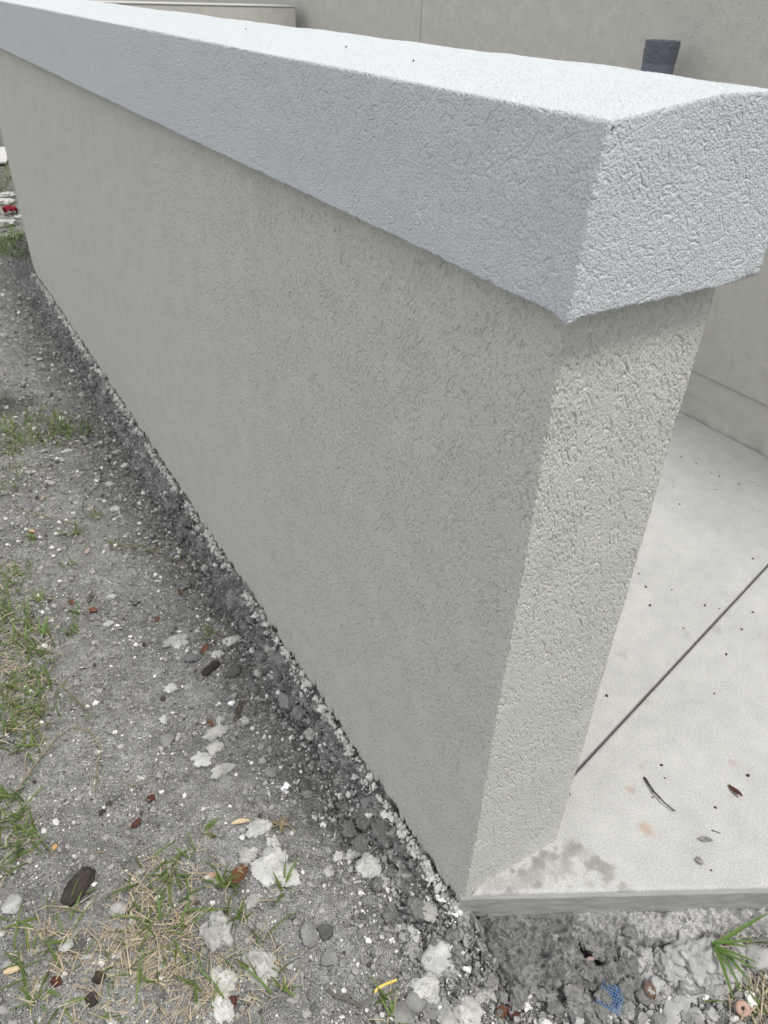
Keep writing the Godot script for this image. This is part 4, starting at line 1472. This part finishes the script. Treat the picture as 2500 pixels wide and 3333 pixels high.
	var seeds := [Vector2(0.533, -0.017), Vector2(0.514, 0.009), Vector2(0.456, 0.029), Vector2(0.799, -0.094), Vector2(0.674, 0.094), Vector2(0.550, 0.110), Vector2(0.433, 0.195), Vector2(0.309, -0.063), Vector2(0.977, -0.501), Vector2(1.006, -0.406), Vector2(1.035, -0.316), Vector2(0.903, -0.390), Vector2(1.059, -0.288), Vector2(1.331, -0.385), Vector2(1.127, -0.233), Vector2(1.044, -0.205), Vector2(0.932, -0.165), Vector2(0.912, -0.284), Vector2(1.364, -0.689), Vector2(0.951, -0.450), Vector2(1.812, -1.031), Vector2(1.612, -0.896), Vector2(1.623, -0.839), Vector2(1.620, -0.772), Vector2(1.624, -0.741), Vector2(1.643, -0.675), Vector2(1.693, -0.636), Vector2(1.542, -0.691), Vector2(1.429, -0.771), Vector2(0.569, -0.216), Vector2(0.800, -0.094)]
	for i in seeds.size():
		var s := rng.randf_range(0.0035, 0.0075)
		var o := put("fallen_seed", rock(2, Vector3(s, s * 0.55, s * rng.randf_range(0.5, 0.9)), 3.0 + i, 0.4, 0.15), mats.seed, self, Vector3(seeds[i].x, s * 0.24, seeds[i].y))
		o.rotation.y = rng.randf() * TAU
		tag(o, "small dark seed or crumb lying on the concrete slab", "seed", "dark seeds scattered on the slab")
	for q in [Vector3(0.052, 1.2815, -0.55), Vector3(0.04, 1.2795, -0.36), Vector3(0.07, 1.283, -0.95)]:
		var o := put("dirt_speck", rock(2, Vector3(0.0022, 0.002, 0.0018), q.z * 9.0, 0.4, 0.2), mats.seed, self, q)
		tag(o, "dark speck of dirt lying on the white wall cap", "speck", "dirt specks on the wall cap")
	var chip := put("brown_chip", rock(3, Vector3(0.0045, 0.007, 0.005), 4.0, 0.6, 0.3), mats.bark, self, Vector3(-0.019, 1.262, 0.0285))
	tag(chip, "brown speck stuck in the top corner of the wall cap", "speck")

	# blue mesh scrap
	var mesh_at := Vector3(0.164, ground_y(0.164, 0.235) + 0.034, 0.235)
	var net := thing("blue_mesh_scrap", "torn scrap of blue plastic mesh on the footing rubble", "mesh scrap", "", mesh_at)
	net.rotation = Vector3(0.10, deg_to_rad(30.0), 0.12)
	for k in 9:
		for way in 2:
			var pts := PackedVector3Array()
			var reach := 0.021 if (k < 6 or way == 0) else 0.012
			for j in 6:
				var a := lerpf(-reach, reach, j / 5.0)
				var b := (k - 4) * 0.0048
				var y := 0.002 * sin(a * 90.0 + b * 60.0) - 1.5 * (a * a + b * b)
				pts.append(Vector3(a, y, b) if way == 0 else Vector3(b, y + 0.0003, a))
			put("strand", tube(pts, 0.0005, 0.0005, 5, 0.0), mats.blue, net)

	# clay disc with a hole
	var ring := PackedVector3Array()
	for j in 33:
		for i in 13:
			var a := TAU * (i % 12) / 12.0
			var d := Vector3(cos(TAU * (j % 32) / 32.0), 0, sin(TAU * (j % 32) / 32.0))
			ring.append(d * (0.0080 + 0.0050 * cos(a)) + Vector3(0, 0.0045 * sin(a), 0))
	var disc := put("clay_disc", sheet(ring, 13, 33, 1.0), mats.clay, self, Vector3(0.357, ground_y(0.357, 0.367) + 0.020, 0.367))
	disc.rotation = Vector3(0.35, 0, 0.2)
	tag(disc, "pinkish clay disc with a round hole in the straw", "disc")

	var berry := put("yellow_berry", rock(2, Vector3(0.008, 0.008, 0.008), 6.0, 0.06, 0.02), mats.yellow, self, Vector3(0.345, -0.093, 0.172))
	tag(berry, "tiny yellow berry on the pale concrete just below the slab edge", "berry")
	var bit := put("plastic_bit", rock(3, Vector3(0.018, 0.012, 0.014), 17.0, 0.5, 0.2, 0.4), mats.white_scrap, self, Vector3(-0.172, ground_y(-0.172, -0.743) + 0.005, -0.743))
	tag(bit, "bluish white plastic bit beside the grey brown wood splinter", "plastic bit")
	# a little star of white plastic
	var star := thing("plastic_scrap", "bright white splayed plastic scrap on dark soil near the wall", "plastic scrap", "", Vector3(-0.152, ground_y(-0.152, -0.46) + 0.006, -0.46))
	for k in 4:
		var a := [0.3, 1.5, 3.0, 5.2][k] as float
		var l: float = [0.010, 0.006, 0.013, 0.007][k]
		put("prong", tube(PackedVector3Array([Vector3.ZERO, Vector3(cos(a) * l * 0.5, 0.002, sin(a) * l * 0.5), Vector3(cos(a) * l, -0.002, sin(a) * l)]), 0.0052, 0.0030, 7, 0.45), mats.white_scrap, star)
	# dead grass crown
	var crown := thing("dead_grass_root", "dead tan grass root spreading its legs beside a white plaster blob", "root", "", Vector3(-0.205, ground_y(-0.205, -0.376) + 0.003, -0.376))
	for k in 13:
		var a := rng.randf() * TAU
		var l := rng.randf_range(0.018, 0.04)
		put("root_leg", tube(PackedVector3Array([Vector3(0, 0.008, 0), Vector3(cos(a) * l * 0.5, 0.012, sin(a) * l * 0.5), Vector3(cos(a + 0.3) * l, 0.0, sin(a + 0.3) * l)]), 0.0018, 0.0009, 5, 0.2), mats.straw, crown)

	# far off, past the end of the wall
	var board := put("white_board", box(Vector3(-0.9, 0.0, -0.25), Vector3(0.0, 0.02, 0.25), 0.003), mats.board, self, Vector3(0.45, -0.09, -8.1))
	board.rotation = Vector3(0.10, deg_to_rad(-14.0), 0.05)
	tag(board, "white board lying on the grass beyond the wall end", "board")
	var w := 16
	var cloth := PackedVector3Array()
	for j in w:
		for i in w:
			var u := i / (w - 1.0) - 0.5
			var v := j / (w - 1.0) - 0.5
			cloth.append(Vector3(u * 0.10, 0.02 + 0.06 * rough.get_noise_2d(u * 3.0 + 4.0, v * 3.0) + 0.02 * rough.get_noise_2d(u * 9.0, v * 9.0), v * 0.08))
	var scrap := put("red_scrap", sheet(cloth, w, w, -1.0), mats.red, self, Vector3(0.13, SOIL + 0.02, -6.0))
	tag(scrap, "crumpled red scrap lying beyond the wall end", "scrap")
	for q in [[0.05, -5.7, 0.14], [0.10, -6.35, 0.2], [0.0, -6.1, 0.12], [0.18, -5.85, 0.08], [0.03, -5.35, 0.08], [0.2, -6.6, 0.14]]:
		var o := put("rubble_stone", rock(4, Vector3(q[2], q[2] * 0.3, q[2] * 0.7), q[2] * 50.0 + q[0], 0.5, 0.25), mats.plaster, self, Vector3(q[0], SOIL + 0.01, q[1]))
		tag(o, "white rubble piece around the red scrap beyond the wall end", "rubble", "white rubble beyond the wall end")


func build_grass() -> void:
	var r := RandomNumberGenerator.new()
	r.seed = 1234
	rng.seed = 77
	var greens := []
	var dries := []
	for k in 4:
		greens.append(blade([0.05, 0.06, 0.045, 0.07][k], [0.005, 0.006, 0.0065, 0.005][k], [0.4, 0.8, 1.0, 0.6][k], [0.4, 0.7, 0.3, 1.0][k], Color.WHITE))
	for k in 4:
		dries.append(blade([0.032, 0.05, 0.024, 0.04][k], [0.0018, 0.0022, 0.0028, 0.0016][k], [1.2, 1.35, 1.1, 1.45][k], [0.6, 0.3, 0.5, -0.2][k], Color.WHITE, true))
	# x, z, radius, green blades, dry blades
	var patches := [[-0.50, -2.40, 0.16, 230, 90], [-0.32, -2.45, 0.14, 190, 50], [-0.20, -2.38, 0.08, 60, 12], [-0.50, -2.12, 0.10, 60, 90], [-0.60, -1.50, 0.08, 70, 130], [-0.62, -1.30, 0.10, 90, 220], [-0.60, -1.15, 0.09, 80, 220], [-0.62, -1.00, 0.08, 90, 140], [-0.64, -0.90, 0.06, 50, 90], [-0.70, -0.70, 0.045, 50, 60], [-0.685, -0.61, 0.035, 35, 45],
		[-0.46, -0.375, 0.07, 22, 150], [-0.52, -0.33, 0.08, 18, 190], [-0.56, -0.27, 0.08, 14, 190], [-0.50, -0.25, 0.06, 10, 130], [-0.65, -0.40, 0.05, 16, 80], [-0.70, -0.36, 0.05, 20, 70], [-0.66, -0.27, 0.07, 8, 110], [-0.45, -0.20, 0.07, 10, 130], [-0.52, -0.16, 0.07, 6, 120], [-0.40, -0.13, 0.06, 8, 90], [-0.36, -0.30, 0.06, 12, 30], [-0.34, -0.14, 0.05, 12, 50],
		[0.40, 0.33, 0.05, 10, 110], [0.44, 0.38, 0.06, 10, 120], [0.36, 0.40, 0.05, 6, 90], [0.50, 0.36, 0.06, 16, 60],
		[0.05, -5.1, 0.25, 420, 60], [-0.15, -5.4, 0.3, 420, 60], [0.25, -7.3, 0.5, 900, 220], [0.05, -7.9, 0.6, 700, 250], [0.2, -9.5, 1.2, 1500, 500], [-0.6, -6.5, 0.8, 700, 250], [-1.1, -1.4, 0.35, 300, 500], [-1.2, -3.0, 0.6, 700, 500], [-1.0, -0.5, 0.25, 150, 250]]
	var gp := [[], [], [], []]
	var gc := [[], [], [], []]
	var dp := [[], [], [], []]
	var dc := [[], [], [], []]
	for q in patches:
		var far: float = 1.0 if q[2] < 0.2 else 1.3
		for k in int(q[3]) + int(q[4] * 0.6):
			var a := r.randf() * TAU
			var d: float = q[2] * sqrt(r.randf()) * (1.0 if r.randf() < 0.85 else 1.4)
			var x: float = q[0] + cos(a) * d
			var z: float = q[1] + sin(a) * d * 1.15
			var v := r.randi() % 4
			var s := r.randf_range(0.5, 1.3) * far
			var at := Vector3(x, ground_y(x, z) + (r.randf() * 0.010 if k >= q[3] else -0.001), z)
			var t := Transform3D(Basis.from_euler(Vector3(r.randfn() * 0.15, r.randf() * TAU, r.randfn() * 0.15)).scaled_local(Vector3.ONE * s), at)
			if k < q[3]:
				gp[v].append(t)
				gc[v].append(green_tone())
			else:
				dp[v].append(t)
				dc[v].append(dry_tone())
	for k in 4:
		many("grass", greens[k], mats.blade, gp[k], gc[k])
		many("dry_grass", dries[k], mats.blade, dp[k], dc[k])
	# the clump in the hollow under the slab edge
	var clump := thing("grass_clump", "tall green grass clump growing from the hollow under the slab edge", "grass clump", "", Vector3(0.385, -0.100, 0.275))
	var wide_blades := [[0.10, 0.010, 1.25, 0.25, -8.0], [0.065, 0.007, 1.2, 0.3, -32.0], [0.055, 0.006, 1.3, 0.1, -45.0], [0.09, 0.009, 1.1, 0.5, -125.0], [0.06, 0.008, 0.9, 0.7, -70.0], [0.07, 0.007, 1.2, 0.5, -110.0], [0.05, 0.006, 0.5, 0.6, 200.0], [0.07, 0.009, 1.3, 0.3, -95.0], [0.06, 0.007, 1.25, 0.2, -60.0]]
	for q in wide_blades:
		var b := put("blade", blade(q[0] * 1.25, q[1] * 1.1, q[2], q[3], Color(0.085, 0.15, 0.035)), mats.blade, clump)
		b.rotation.y = deg_to_rad(q[4])
		b.position = Vector3(rng.randfn() * 0.004, 0.01, rng.randfn() * 0.004)
	for k in 8:
		var b := put("dry_blade", blade(rng.randf_range(0.04, 0.07), 0.002, rng.randf_range(0.9, 1.4), 0.5, dry_tone(), true), mats.blade, clump)
		b.rotation.y = deg_to_rad(rng.randf_range(-150.0, 20.0))
